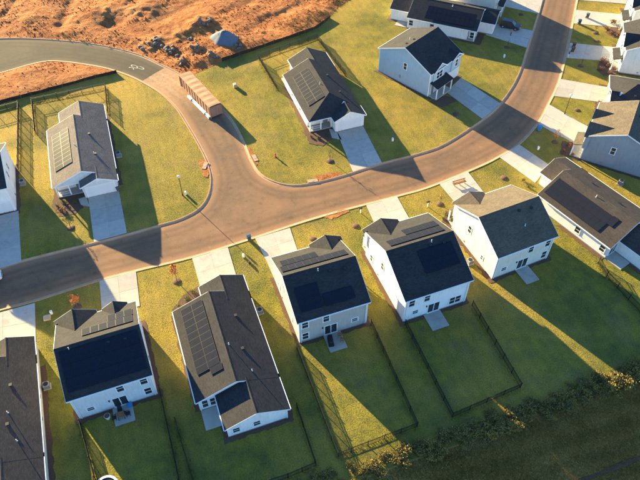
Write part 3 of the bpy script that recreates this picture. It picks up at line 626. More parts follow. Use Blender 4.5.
two_storey('two_storey_house', 'cream white two-storey house with tan shingle roof and no solar panels', (28.64,67.9), 203.7, 10.27, 11.55, 2.78, 'cream', 'rooft',
  [(2.6,2.65,-3.41,.5)], (.5,4.7,1.8), -2.3, [(3.3,1.6,.95,.7,1),(-1.,4.2,.95,1.4,1),(-4.1,4.15,.95,1.4,1),(-4.15,1.4,.95,1.45,1)],
  [('R',-1.5,4.0,.8,1.4,1),('R',2.6,1.7,.6,.8,1)], (), ((-1.,3.2),), (-1.5,.85,3.1), -.15)
two_storey('two_storey_house', 'pale blue two-storey house with two small roof gables and dark porch roof', (20.54,114.84), 45.8, 9.97, 13.0, 2.89, 'blue', 'roof',
  [(-2.3,1.9,-3.6,.25),(3.35,1.6,-4.5,.25)], (-4.6,.2,1.8), 2.6, [(-3.,4.2,.95,1.4,1),(0,4.2,.95,1.4,1),(3.,4.2,.95,1.4,1),(3.2,1.5,.95,1.4,1)],
  [('L',-.26,4.25,.8,1.4,1)], (), ((-1.,2.2),), (-1.5,1.2,2.7), -.2)
two_storey('two_storey_house', 'grey sided two-storey house with tan shingle roof and paired front gables', (54.74,89.74), 242, 10.2, 11.7, 2.4, 'grey', 'rooft',
  [(3.4,2.0,-2.3,.4),(-1.3,1.3,-3.2,.3)], (1.4,4.9,1.8), -2.2, [(3.3,4.2,.95,1.4,1),(-3.,4.2,.95,1.4,1)], [('R',-1.16,3.7,.8,1.4,1)], (), ((-2.,1.5),), None)
two_storey('two_storey_house', 'white two-storey house beside the white car parked at the kerb', (-57.8,79.5), 18.3, 10.2, 11.3, 2.7, 'white', 'roof',
  [(-2.6,2.3,-3.4,.4)], (-4.6,-.4,1.7), 2.4, [(-3.,4.2,.95,1.4,1),(3.,4.2,.95,1.4,1)], [('R',-.9,4.1,.7,1.3,1),('R',1.2,4.1,.7,1.3,1)], (), ((1.,1.),), None)
two_storey('two_storey_house', 'blue grey two-storey house between the hip roofed house and another tall house', (69.4,118.15), 255, 10.2, 11.7, 2.8, 'lgrey', 'roof',
  [(1.6,2.2,-2.6,.4)], (.6,4.6,1.6), -2.4, [(-3.,4.2,.95,1.4,1)], [('R',-1.2,4.1,.8,1.4,1)], (), ((-2.,1.),), None)
two_storey('two_storey_house', 'grey two-storey house at the far end of the house row', (76.1,133.6), 256, 10.2, 11.7, 2.8, 'lgrey', 'roof',
  [(1.6,2.2,-2.6,.4)], (.6,4.6,1.6), -2.4, [(-3.,4.2,.95,1.4,1)], [('R',-1.2,4.1,.8,1.4,1)], (), ((-2.,1.),), None)
two_storey('two_storey_house', 'tan two-storey house next to the driveway with the black car', (36.9,144.2), 67.5, 10.2, 11.7, 2.8, 'cream', 'roof',
  [(-2.6,2.3,-3.4,.4)], (-4.6,-.4,1.6), 2.4, [(-3.,4.2,.95,1.4,1)], [('L',-1.2,4.1,.8,1.4,1)], (), ((-2.,1.),), None)
ranch('ranch_house', 'long single-storey house with white rear wing and recessed back patio', (-13.26,47.59), 199.5, -1, 10.55, 14.5, 7.97, 4.8, 6.06, 3.1, .418, 'white', 'roof_s',
  panels=[(-4.75,-1.0,-6.8,3.9),(-2.85,-1.0,3.9,4.95)], vents=((.5,1.8),(2.4,6.2)), rearwin=(-4.45,-3.4), wingwin=((-1.55,1.35,.95,1.0,1),(1.15,1.35,.95,1.0,1)), side=[('L',-3,1.6,.9,1.3,1),('R',2,1.6,.9,1.3,1)])
ranch('ranch_house', 'brown-grey single-storey house with gabled porch on the straw coloured lawn', (-42.48,87.52), 18.5, 1, 10.14, 15.4, 7.7, 4.7, 5.7, 1.6, .43, 'lgrey', 'roofl',
  panels=[(-4.75,-1.1,-4.9,5.4)], vents=((-.5,-.6),(2.4,-3.)), side=[('R',2,1.6,.9,1.3,1)])
ranch('ranch_house', 'white single-storey house with hipped front roof near the silt fence corner', (.5,104.85), 19.4, 1, 10.27, 15.4, 7.7, 4.8, 5.8, 1.65, .487, 'white', 'roof_s', hip=3.6,
  panels=[(-4.5,-.75,-4.3,5.4)], vents=((-.6,-.6),), side=[('L',-2,1.6,.9,1.3,1),('L',3,1.6,.9,1.3,1)])
ranch('ranch_house', 'single-storey house with long solar array squeezed between cream and grey houses', (44.91,73.37), 215.5, -1, 10.43, 14.1, 7.97, 4.8, 6.0, 3.4, .438, 'white', 'roofb',
  panels=[(-4.95,-1.25,-6.7,4.0),(-3.05,-1.25,4.0,5.1)], vents=((-.5,-.2),), side=[('L',1.25,1.45,.95,1.2,1),('L',6.1,1.45,.95,1.2,1)])
ranch('ranch_house', 'white single-storey house with black car on its driveway', (29.09,134.41), 67.5, 1, 10.4, 15.3, 8.1, 4.7, 6.06, 3.1, .418, 'white', 'roof_s',
  panels=[(-5.1,-1.5,-7.1,4.3)], vents=((-.7,-1.),), side=[('L',6.9,1.5,.95,1.2,1),('L',2.1,1.6,.95,1.2,1),('L',-7.0,1.5,.95,1.3,1)])
ranch('ranch_house', 'single-storey house with plain grey roof beside the pale house with trampoline', (-41.27,37.0), 199.5, -1, 10.5, 14.5, 8.0, 4.8, 5.95, 3.1, .42, 'cream', 'roofb', vents=((2.2,1.),(3.,5.)), side=[('R',-2,1.6,.9,1.3,1)])
ranch('ranch_house', 'dark hip roofed single-storey house behind the tan roofed grey house', (63.9,103.0), 253, 1, 9.4, 14., 7.4, 3.5, 5.0, .05, .42, 'lgrey', 'roof_s', hip=4.2, vents=((1.,1.),), patio=False)

# ------------------------------------------------------------------ fences
def rail_fence(pts_px, label, h=1.3, world=None, group='black picket fences'):
    L = world or GL(pts_px); o = empty('picket_fence', (L[0][0], L[0][1], 0), 0, label, 'fence', group); ox, oy = L[0]
    pk = MB(); rl = MB()
    for (x0, y0), (x1, y1) in zip(L[:-1], L[1:]):
        ln = math.hypot(x1-x0, y1-y0); n = max(1, round(ln/2.4)); a = math.atan2(y1-y0, x1-x0); ca, sa = math.cos(a), math.sin(a)
        def bar(b, t0, t1, hw, z0, z1):
            c = [(x0-ox+ca*t-sa*q, y0-oy+sa*t+ca*q) for t, q in ((t0,-hw),(t1,-hw),(t1,hw),(t0,hw))]
            b.prism(c, 'z', z0, z1)
        for k in range(n+1 if (x1, y1) == tuple(L[-1]) else n):
            link('fence_post', cached('fpost%.2f' % h, lambda: MB().box(-.04, .04, -.04, .04, -.15, h+.08).box(-.055, .055, -.055, .055, h+.08, h+.12).mesh('fence_post', X['black'])), o, (x0-ox+ca*ln*k/n, y0-oy+sa*ln*k/n, 0), a)
        for z in (.14, h-.22, h-.04): bar(rl, 0, ln, .02, z, z+.045)
        k = int(ln/.115)
        for i in range(k): bar(pk, i*.115+.05, i*.115+.07, .010, .08, h)
    rl.build('rail', X['black'], o); tag(pk.build('picket', X['black'], o), kind='stuff')
    # unmown strip of longer grass along the posts comes with the grass below
    fence_lines.append(L); return o
fence_lines = []
rail_fence([(297,349),(338,457),(351,452),(417,427),(371,325)], 'black picket fence round the yard behind the beige house')
rail_fence([(405,325),(452,417.5),(520,388),(472,306)], 'black picket fence round the yard behind the bright white house')
rail_fence([(297,408),(316,466),(288,478),(200,505),(176,422)], 'black picket fence round the yard behind the long white-winged house')
rail_fence([(160,390),(180,482),(165,515),(90,540),(96,480),(81,424)], 'black picket fence round the trampoline yard')
rail_fence([(598,263),(606,277),(628,300),(652,325)], 'black picket fence behind the house squeezed between cream and grey houses')
rail_fence([(36,134),(33,103.5),(70,96),(106,88.5),(108.5,115)], 'black picket fence behind the brown-grey porch house')
rail_fence([(19,170),(19.5,106.5),(-30,119)], 'black picket fence beside the white house with the parked car')
rail_fence([(277,90),(259,59.5),(290,48.5),(317,39),(345,76)], 'black picket fence behind the hipped front house')
def silt(pts_px, label):
    L = catmull(GL(pts_px), 1.8); o = empty('silt_fence', (*L[0], 0), 0, label, 'silt fence', 'silt fences'); ox, oy = L[0]; rn = random.Random(len(L)); b = MB(); vs = []
    for p in L:
        hgt = rn.uniform(.62, .85); lean = rn.uniform(-.08, .12)
        vs += [(p[0]-ox, p[1]-oy, -.05), (p[0]-ox+lean*.4, p[1]-oy-lean, hgt), (p[0]-ox+.02+lean*.4, p[1]-oy-.02-lean, hgt), (p[0]-ox+.02, p[1]-oy-.02, -.05)]
        link('stake', cached('stake', lambda: MB().box(-.025, .025, -.025, .025, -.1, .95).mesh('stake', X['wood'])), o, (p[0]-ox, p[1]-oy-.05, 0))
    n = len(L); b.add(vs, [(i*4+j, i*4+(j+1) % 4, (i+1)*4+(j+1) % 4, (i+1)*4+j) for i in range(n-1) for j in range(4)]); b.build('fabric', X['silt'], o)
silt([(-60,121),(0,103.5),(50,90.5),(85,80.5),(117,73)], 'black silt fence edging the red clay wedge beside the older road')
silt([(222,61.5),(265,46.5),(305,33),(319,26.5),(330,18)], 'black silt fence edging the clay building site above the hipped front house')

# ------------------------------------------------------------------ vegetation
def leaf_blob(seed, n, size, flat=.8, hollow=.45):
    rn = random.Random(seed); b = MB()
    lobes = [(rn.uniform(-.5, .5), rn.uniform(-.5, .5), rn.uniform(.25, .75), rn.uniform(.35, .6)) for _ in range(7)]
    for _ in range(n):
        cx, cy, cz, r = rn.choice(lobes); v = Vector((rn.gauss(0, 1), rn.gauss(0, 1), rn.gauss(0, 1))).normalized()*r*rn.uniform(hollow, 1.08)
        p = Vector((cx, cy, cz*flat))+Vector((v.x, v.y, v.z*flat)); p.z = max(p.z, .03)
        d = Vector((rn.gauss(0, 1), rn.gauss(0, 1), rn.gauss(.3, .8))).normalized(); e = d.cross(Vector((rn.gauss(0, 1), rn.gauss(0, 1), rn.gauss(0, 1)))).normalized(); s_ = size*rn.uniform(.6, 1.4)
        b.add([tuple(p-e*s_*.5), tuple(p+d*s_*.5), tuple(p+e*s_*.5), tuple(p-d*s_*.6)], [(0,1,2,3)])
    return b
def stems(seed, n=5, h=.7):
    rn = random.Random(seed); b = MB()
    for _ in range(n): b.tube([(0, 0, -.05), (rn.uniform(-.2, .2), rn.uniform(-.2, .2), h*.5), (rn.uniform(-.45, .45), rn.uniform(-.45, .45), h)], [.04, .03, .012], 5)
    return b
hedge_me = [leaf_blob(40+i, 520, .13, .9).mesh('hedge_foliage', X['leaf_hedge' if i % 2 else 'leaf_hedge2']) for i in range(6)]
stem_me = [stems(i).mesh('shrub_stems', X['bark']) for i in range(3)]
bed_me = {k: [leaf_blob(80+i, 260, .16, .85).mesh('shrub_foliage', X[k]) for i in range(3)] for k in ('leaf_green', 'leaf_red', 'leaf_orange')}
def shrub(me, loc, sc, rz, label, group, name='shrub', cat='shrub', k=0):
    o = empty(name, loc, rz, label, cat, group); o.scale = sc
    link('foliage', me, o); link('stem', stem_me[k % 3], o); return o
rn = random.Random(11)
hc = catmull(hedge_line, .3); acc = 0
hp = np.array(hc); wx, wy = zip(*[PIX((p[0], p[1], 0)) for p in hp])
for i in range(0, len(hp), 2):
    if not (300 < wx[i] < 700): continue
    for r_ in range(2):
        off = rn.uniform(-2.0, .8); p = hp[i]+hn*off+hd*rn.uniform(-.6, .6)
        if 345 < wx[i] < 440 and rn.random() < .25: continue
        s_ = rn.uniform(.75, 1.35)*(1.0 if wx[i] > 400 else .8)
        z_ = float(zlawn(np.array([p]))[0] if off < 0 else zfield(np.array([p]))[0])
        hk = rn.randrange(6); shrub(hedge_me[hk], (p[0], p[1], z_-.05), (s_, s_, s_*rn.uniform(.55, 1.05)), rn.uniform(0, 6.3), ('tan olive leaved wild shrub in the overgrown hedgerow above the dark field' if hk % 2 else 'dark brown-green leaved wild shrub in the overgrown hedgerow above the dark field'), ('tan olive hedgerow shrubs' if hk % 2 else 'dark hedgerow shrubs'), k=i)
def bed_shrubs(pxs, kind, s0, label, group):
    for i, (x, y) in enumerate(pxs):
        p = G(x, y); s_ = s0*rn.uniform(.8, 1.2); shrub(bed_me[kind][i % 3], (p[0], p[1], .0), (s_, s_, s_*.95), rn.uniform(0, 6), label, group, k=i)
bed_shrubs([(179,306.5),(187,299),(194,293)], 'leaf_green', .5, 'clipped green shrub in the mulch bed of the white-winged house', 'front bed shrubs of the white-winged house')
bed_shrubs([(58,206.5),(64,203),(75,202.5)], 'leaf_green', .55, 'yellow green shrub in the mulch bed under the gabled porch', 'porch bed shrubs')
bed_shrubs([(62,211)], 'leaf_red', .75, 'spreading red brown shrub before the gabled porch', 'porch bed shrubs red')
bed_shrubs([(311,137),(318,138.5),(327,136.5)], 'leaf_green', .5, 'green shrub in the mulch bed under the hipped front roof', 'hipped house bed shrubs')
bed_shrubs([(614,24),(606,29),(611,34),(618,36),(621,31)], 'leaf_red', .95, 'red brown shrub in the bed of the blue grey house', 'blue grey house bed shrubs')
bed_shrubs([(603,62),(608,66),(613,70),(601,70),(610,74)], 'leaf_red', .9, 'red brown shrub in the bed before the hip roofed house', 'hip roofed house bed shrubs')
bed_shrubs([(600,104),(604,110),(597,113)], 'leaf_red', .75, 'red brown shrub beside the paired gable house', 'paired gable house bed shrubs')
bed_shrubs([(569,146),(564,152),(572,155)], 'leaf_red', .75, 'red brown shrub at the porch corner of the grey sided house', 'grey house porch shrubs')
bed_shrubs([(524,181),(528,187)], 'leaf_green', .5, 'small green shrub at the driveway of the squeezed single-storey house', 'squeezed house bed shrubs')
bed_shrubs([(443,219),(447,215),(452,221)], 'leaf_green', .5, 'small green shrub at the porch of the cream white house', 'cream house bed shrubs')
for q in ([(46,0),(618,22),(624,33),(614,38),(604,32)],[(600,59),(612,60),(617,74),(604,76),(597,70)],[(596,102),(606,103),(602,116),(593,112)],[(562,141),(575,143),(577,158),(560,155)],[(172.5,309),(186,293),(199,286),(205,292),(190,305),(178,314)],[(442,222),(446,211),(456,214),(458,228)]):
    if q[0][0] == 46: q = q[1:]
    sheet('mulch_bed', GL(q), .03, 'mulch', .15, int(q[0][0]))
for q in ([(430,101),(443,96),(459,97),(453,103),(442,107),(434,104)],[(306,126),(330,132),(333,138),(322,146),(310,143),(304,133)],[(53,196),(80,200),(83,207),(74,215),(60,216),(52,206)]): sheet('mulch_bed', GL(q), .031, 'mulch', .2, int(q[0][0]))
b = MB(); cx_, cy_, _z = G(137, 67.2, -.08)
def loop_(x, y, rx, ry, a0, a1, n=18, wd=.085):
    vs = []
    for k in range(n+1):
        t = a0+(a1-a0)*k/n
        for r in (1-wd/ry, 1+wd/ry): vs.append((x+rx*r*math.cos(t)*.9-ry*r*math.sin(t)*.35, y+rx*r*math.cos(t)*-.35+ry*r*math.sin(t)*.9, 0))
    b.add(vs, [(2*k, 2*k+1, 2*k+3, 2*k+2) for k in range(n)])
loop_(-.5, .25, .9, .55, .3, 5.9); loop_(.75, -.2, .85, .5, 2.2, 8.0); loop_(-1.1, -.4, .55, .4, -1, 3.2)
tag(b.build('road_marking', X['concrete'], loc=(cx_, cy_, -.08)), kind='structure')
dl = np.array([hp_+hn*9.2 for hp_ in catmull(hedge_line, 1.5)]); zz = zfield(dl); vs = []
for k, (q, z) in enumerate(zip(dl, zz)):
    wv_ = .28+.12*math.sin(k*1.7); vs += [(q[0]-hn[0]*wv_, q[1]-hn[1]*wv_, z+.07), (q[0]+hn[0]*wv_, q[1]+hn[1]*wv_, z+.03)]
tag(MB().add(vs, [(2*k, 2*k+1, 2*k+3, 2*k+2) for k in range(len(dl)-1)]).build('field_track', X['mulch']), kind='structure')
def young_tree(px, h, leaves, label, seed, n=150):
    p = G(*px); rn = random.Random(seed); o = empty('young_tree', (p[0], p[1], 0), rn.uniform(0, 6), label, 'tree', 'young street trees')
    MB().tube([(0,0,-.05),(.03,.02,h*.3),(-.02,.04,h*.65),(.03,0,h)], [.055,.045,.03,.01], 7).build('trunk', X['bark'], o); br = MB(); lf = MB()
    for k in range(16):
        z = h*rn.uniform(.32, .92); a = rn.uniform(0, 6.3); l = h*.3*(1.15-z/h)*rn.uniform(.8, 1.3)+.12; d = Vector((math.cos(a), math.sin(a), .9)).normalized(); e = Vector((0, 0, z))+d*l
        br.tube([(0,0,z), tuple(Vector((0,0,z))+d*l*.5+Vector((0,0,.03))), tuple(e)], [.018,.012,.005], 4)
        for _ in range(n//16):
            q = Vector((0, 0, z))+d*l*rn.uniform(.35, 1.15)+Vector((rn.gauss(0, .1), rn.gauss(0, .1), rn.gauss(0, .1))); u = Vector((rn.gauss(0,1), rn.gauss(0,1), rn.gauss(0,1))).normalized(); v = u.orthogonal().normalized(); s_ = rn.uniform(.06, .11)
            lf.add([tuple(q-u*s_), tuple(q+v*s_*.7), tuple(q+u*s_), tuple(q-v*s_*.7)], [(0,1,2,3)])
    br.build('branch', X['bark'], o)
    if n: lf.build('crown', X[leaves], o)
    ring(px)
def ring(px, r=.75):
    p = G(*px); b = MB(); rn = random.Random(int(px[0])); pts_ = [(p[0]+math.cos(t/14*6.283)*r*rn.uniform(.85, 1.12), p[1]+math.sin(t/14*6.283)*r*rn.uniform(.85, 1.12)) for t in range(14)]
    solid_polys.append(np.array(pts_)); b.add([(x, y, -.03) for x, y in pts_]+[(p[0]+(x-p[0])*.6, p[1]+(y-p[1])*.6, .14) for x, y in pts_]+[(p[0], p[1], .17)], [(i, (i+1) % 14, 14+(i+1) % 14, 14+i) for i in range(14)]+[(14+i, 14+(i+1) % 14, 28) for i in range(14)])
    tag(b.build('mulch_ring', X['mulch'], smooth=True), kind='structure')
young_tree((77.5,307), 3.0, 'leaf_orange', 'young russet leaved tree in front of the pale house with trampoline', 1, 420)
young_tree((177,281.5), 4.0, 'leaf_orange', 'young russet leaved tree beside the driveway of the white-winged house', 2, 520)
young_tree((555,142), 3.0, 'leaf_orange', 'thin half bare tree in front of the grey sided house', 3, 90)
young_tree((330,161), 2.6, 'weed', 'thin pale young tree in front of the hipped front house', 4, 60)
young_tree((440,204), 2.6, 'leaf_orange', 'thin reddish young tree in front of the cream white house', 5, 70)
young_tree((456,114), 2.2, 'leaf_red', 'small bare tree in front of the pale blue house', 6, 20)
young_tree((507,47.5), 2.2, 'leaf_red', 'small bare tree on the shaded lawn by the black car', 7, 20)
young_tree((595,33), 1.8, 'leaf_red', 'small twiggy tree on the lawn of the blue grey house', 8, 40)
young_tree((581,66), 1.8, 'leaf_red', 'small twiggy tree on the lawn before the hip roofed house', 9, 40)
young_tree((71,228), 2.0, 'leaf_red', 'small bare tree in front of the gabled porch house', 10, 16)
for q in ((356,226),(313,239),(504,178),(577,110),(521,14.5),(597,41)): ring(q, .7)

# ------------------------------------------------------------------ building site
def pile(px, r, h, name, mat, label, cat, seed, n=26, rings=9):
    p = G(*px); rn_ = np.random.RandomState(seed); b = MB(); vs = [(0, 0, h)]
    z0 = float(zdirt(np.array([p[:2]]))[0])
    for i in range(1, rings+1):
        t = i/rings
        for k in range(n):
            a = 2*math.pi*k/n; rr = r*t*(1+.12*math.sin(2*a+seed)+.07*math.sin(5*a)+rn_.uniform(-.03, .03)); vs.append((rr*math.cos(a), rr*math.sin(a), h*(1-t**1.35)*(1+rn_.uniform(-.1, .1))-.25*t))
    fs = [(0, 1+k, 1+(k+1) % n) for k in range(n)]+[(1+i*n+k, 1+i*n+(k+1) % n, 1+(i+1)*n+(k+1) % n, 1+(i+1)*n+k) for i in range(rings-1) for k in range(n)]
    b.add(vs, fs); o = b.build(name, mat, smooth=True, loc=(p[0], p[1], z0)); return tag(o, label, cat)
pile((225,40), 3.1, 1.9, 'gravel_pile', X['gravel'], 'blue grey gravel heap on the red clay building site', 'gravel pile', 3)
def rock_me(seed):
    rn_ = np.random.RandomState(seed); bm = bmesh.new(); bmesh.ops.create_icosphere(bm, subdivisions=2, radius=1)
    ax = rn_.normal(size=(9, 3)); ax /= np.linalg.norm(ax, axis=1)[:, None]; cut = rn_.uniform(.5, .85, 9)
    for v in bm.verts:
        q = np.array(v.co)
        for a_, c_ in zip(ax, cut):
            e = q@a_-c_
            if e > 0: q = q-a_*e
        v.co = Vector(q*np.array([1, .8, .65]))
    me = bpy.data.meshes.new('rock'); bm.to_mesh(me); bm.free(); me.materials.append(X['rock']); return me
rocks = [rock_me(i) for i in range(5)]
rn = random.Random(4)
for cx, cy, n, sp_ in ((203,26,9,5),(210,23,6,4),(196,50,11,6),(212,57,7,4.5),(155,44,9,8),(170,50,8,7),(182,61,7,7),(141,47,4,5),(240,50,3,8),(190,40,5,8)):
    for _ in range(n):
        p = G(cx+rn.gauss(0, sp_*.5), cy+rn.gauss(0, sp_*.3)); q = np.array([p[:2]])
        if inpoly(q, road_loop)[0] or not inpoly(q, dirt1)[0]: continue
        s_ = rn.uniform(.18, .62); z = float(zdirt(q)[0]); o = link('rock', rn.choice(rocks), None, (p[0], p[1], z+s_*.2)); o.scale = (s_, s_, s_); o.rotation_euler = (rn.uniform(-.4, .4), rn.uniform(-.4, .4), rn.uniform(0, 6))
        tag(o, 'broken grey rock lying among the spoil heaps of the clay site', 'rock', 'rocks on the clay site')
wd = MB(); rn = random.Random(9)
def weeds(px0, px1, n, sp_):
    for _ in range(n):
        t = rn.random(); p = G(px0[0]+(px1[0]-px0[0])*t+rn.gauss(0, sp_), px0[1]+(px1[1]-px0[1])*t+rn.gauss(0, sp_*.5)); q = np.array([p[:2]])
        if inpoly(q, road_loop)[0] or not (inpoly(q, dirt1)[0] or inpoly(q, dirt2)[0]): continue
        z = float(zdirt(q)[0])
        for _ in range(10):
            a = rn.uniform(0, 6.3); l = rn.uniform(.12, .35); bx, by = p[0]+rn.gauss(0, .16), p[1]+rn.gauss(0, .16)
            wd.add([(bx-.04*math.sin(a), by+.04*math.cos(a), z-.03), (bx+.04*math.sin(a), by-.04*math.cos(a), z-.03), (bx+.5*l*math.cos(a), by+.5*l*math.sin(a), z+l)], [(0,1,2)])
weeds((295,27),(345,2),330,9); weeds((335,0),(355,-5),120,5); weeds((205,32),(180,36),60,3); weeds((160,62),(60,36),70,2); weeds((300,20),(230,52),50,5)
tag(wd.build('dry_weeds', X['weed']), 'dry straw coloured weeds scattered over the clay site', 'weeds', kind='stuff')

cb = MB(); rs_ = np.random.RandomState(8); q = np.stack([rs_.uniform(-80, 15, 60000), rs_.uniform(100, 160, 60000)], 1)
q = q[inview(q, 10)]; q = q[(inpoly(q, dirt1) | inpoly(q, dirt2)) & ~inpoly(q, road_loop)]; q = q[rs_.rand(len(q)) < np.clip((vnoise(q, .22)-.35)*2.2, .06, 1)][:5000]; zq = zdirt(q)
for (x, y), z in zip(q, zq):
    r_ = rs_.uniform(.05, .2)*(1.6 if rs_.rand() < .1 else 1); a_ = rs_.uniform(0, 6.3, 4)
    cb.add([(x+r_*math.cos(a_[0]), y+r_*math.sin(a_[0]), z-.04), (x+r_*math.cos(a_[0]+2.1), y+r_*math.sin(a_[0]+2.1), z-.04), (x+r_*math.cos(a_[0]+4.2), y+r_*math.sin(a_[0]+4.2), z-.04), (x+.4*r_*math.cos(a_[1]), y+.4*r_*math.sin(a_[1]), z+r_*.75)], [(0,1,3),(1,2,3),(2,0,3)])
tag(cb.build('clay_clods', X['dirt']), 'loose clods of red clay scattered over the building site', 'clods', kind='stuff')
# long brown container on the side street
c0, c1 = np.array([-27.3, 111.7]), np.array([-20.0, 101.0]); cc = (c0+c1)/2; cl = np.linalg.norm(c1-c0); ca = math.atan2(*(c1-c0)[::-1])
o = empty('cargo_container', (cc[0], cc[1], -.09), ca, 'long rust brown container with dusty tan cover on the side street', 'container')
b = MB(); hw_, hh = 1.22, 2.55; n = 44; prof = []
for s_ in (1, -1):
    for i in range(n):
        t = (i/(n-1)-.5)*s_*cl; prof.append((t, s_*-(hw_-(.05 if (i//2) % 2 else 0))))
b.prism(prof, 'z', .18, hh-.1); b.build('side_wall', X['rust'], o)
for x in (-cl/2, cl/2):
    for y in (-hw_, hw_): MB().box(x-.09, x+.09, y-.09, y+.09, .02, hh).build('corner_post', X['rust'], o)
for y in (-hw_, hw_): MB().box(-cl/2+.09, cl/2-.09, y-.07, y+.07, hh-.13, hh-.01).build('top_rail', X['rust'], o); MB().box(-cl/2+.09, cl/2-.09, y-.07, y+.07, .05, .2).build('bottom_rail', X['rust'], o)
b = MB(); rn = random.Random(2); vs = []; nx_, ny_ = 26, 5
for i in range(nx_):
    for j in range(ny_): vs.append(((i/(nx_-1)-.5)*(cl-.1), (j/(ny_-1)-.5)*2*(hw_+.03), hh+.02+(.16 if 0 < j < ny_-1 else 0)*(.6+.4*math.sin(i*1.9))+rn.uniform(0, .05)))
b.add(vs, [(i*ny_+j, (i+1)*ny_+j, (i+1)*ny_+j+1, i*ny_+j+1) for i in range(nx_-1) for j in range(ny_-1)]); b.build('cover', X['tarp'], o, smooth=True)
for s_ in (-1, 1):
    d_ = MB().box(cl/2+.005, cl/2+.06, min(.03*s_, s_*(hw_-.12)), max(.03*s_, s_*(hw_-.12)), .25, hh-.2).build('end_door', X['rust'], o)
    for q in (.3, .8): MB().cyl(cl/2+.1, s_*q, .3, hh-.25, .025, n=6).build('locking_bar', X['grey_m'], d_)
p0, p1 = G(188.5,96.5,-.09), G(210,118.5,-.09); mid = (p0+p1)/2; ln = float(np.linalg.norm(p1-p0)); pa = math.atan2(p1[1]-p0[1], p1[0]-p0[0])
o = empty('pipe_bundle', (mid[0], mid[1], -.09), pa, 'bundle of long white plastic pipes lying beside the brown container', 'pipes')
for k, (y, z) in enumerate(((-.24,.12),(0,.12),(.24,.12),(-.12,.33),(.12,.33))): MB().tube([(-ln/2+.2*(k % 3), y, z), (ln/2-.15*(k % 2), y, z)], .115, 9).build('pipe', X['pipe'], o, smooth=False)
for x in (-ln*.3, ln*.32): MB().box(x-.03, x+.03, -.37, .37, .0, .46).build('strap', X['dark'], o)

# ------------------------------------------------------------------ street furniture and small things
def street_lamp(px, label):
    p = G(*px); o = empty('street_lamp', (p[0], p[1], 0), .6, label, 'street lamp', 'street lamps'); h = 4.45
    MB().cyl(0, 0, -.2, .35, .13, .10, 10).cyl(0, 0, .35, .45, .10, .06, 10).build('base', X['black'], o); MB().cyl(0, 0, .45, h-.35, .06, .045, 10).build('pole', X['black'], o)
    l = MB().cyl(0, 0, h-.35, h-.28, .05, .16, 8).build('lantern', X['black'], o); MB().cyl(0, 0, h+.08, h+.26, .26, .05, 8).build('cap', X['pipe'], l); MB().cyl(0, 0, h-.28, h+.08, .15, .2, 8).build('lens', X['lamp'], l)
street_lamp((182.8,195.4), 'slim black street lamp on the straw coloured corner lawn'); street_lamp((564.5,114), 'slim black street lamp before the grey sided house')
def ped(px, label, mat='pipe', h=.75, r=.16):
    p = G(*px); o = empty('utility_pedestal', (p[0], p[1], 0), .3, label, 'utility box', 'utility pedestals')
    MB().box(-r, r, -r*.8, r*.8, -.05, h-.12).build('body', X[mat], o); MB().prism([(-r-.03,h-.12),(r+.03,h-.12),(r*.6,h),(-r*.6,h)], 'y', -r*.8-.03, r*.8+.03).build('cap', X[mat], o)
ped((243.7,257), 'white utility pedestal on the lawn beside the beige house'); ped((186.2,194.5), 'white utility pedestal near the corner street lamp'); ped((52,314), 'white utility pedestal near the russet tree and a tan box')
ped((392.5,141), 'white utility pedestal on the shaded lawn of the hipped front house'); ped((538,149.5), 'white utility pedestal on the shaded lawn of the grey sided house'); ped((504,57.5), 'white utility pedestal on the lawn between blue and white houses'); ped((47.5,318.5), 'low tan utility box on the lawn near the russet tree', 'tan', .35, .5); ped((249.5,263.5), 'small dark utility pedestal beside the white one by the beige house', 'dark', .5, .14)
ped((235.5,87), 'squat tan utility box on the lawn beside the brown container', 'tan', .8, .38)
def mailbox(px, rz, label):
    p = G(*px); o = empty('mailbox', (p[0], p[1], 0), rz, label, 'mailbox', 'mailboxes')
    MB().box(-.05, .05, -.05, .05, -.1, 1.0).build('post', X['trim'], o); bx = MB().prism([(-.12,1.0),(.12,1.0),(.12,1.15),(.08,1.24),(-.08,1.24),(-.12,1.15)], 'x', -.28, .28).build('box', X['dark'], o); MB().box(.05, .1, .125, .14, 1.12, 1.3).build('flag', X['red'], bx)
mailbox((360.5,213), .3, 'mailbox on a white post on the lawn between two driveways'); mailbox((427.5,206.5), .4, 'mailbox on a white post by the cream white house'); mailbox((568,57.5), 1.2, 'mailbox on a white post at the blue grey house driveway')
def hydrant(px, label):
    p = G(*px); o = empty('fire_hydrant', (p[0], p[1], 0), 0, label, 'hydrant')
    MB().cyl(0,0,-.05,.08,.2,n=12).cyl(0,0,.08,.6,.12,n=12).build('barrel', X['red'], o); MB().cyl(0,0,.6,.66,.16,n=12).cyl(0,0,.66,.8,.14,.05,12).build('bonnet', X['red'], o)
    for y in (-1, 1): MB().tube([(0,y*.1,.45),(0,y*.24,.45)], .07, 8).build('nozzle', X['red'], o)
hydrant((275.5,157), 'red fire hydrant on the lawn at the side street corner')
def bin_(px, rz, mat, label, group='wheeled bins', z=.0):
    p = G(*px); o = empty('wheeled_bin', (p[0], p[1], z), rz, label, 'bin', group)
    b = MB(); b.add([(-.24,-.27,.08),(.24,-.27,.08),(.24,.25,.08),(-.24,.25,.08),(-.31,-.36,1.0),(.31,-.36,1.0),(.31,.34,1.0),(-.31,.34,1.0)], [(0,3,2,1),(4,5,6,7),(0,1,5,4),(1,2,6,5),(2,3,7,6),(3,0,4,7)]); b.build('body', X[mat], o)
    MB().prism([(-.40,1.0),(.36,1.0),(.36,1.05),(0,1.1),(-.38,1.06)], 'x', -.34, .34).build('lid', X[mat], o)
    for s_ in (-1, 1): MB().tube([(s_*.22,.3,.1),(s_*.29,.3,.1)], .1, 10).build('wheel', X['tyre'], o)
    MB().box(-.25, .25, .37, .41, .93, .98).build('handle', X['dark'], o)
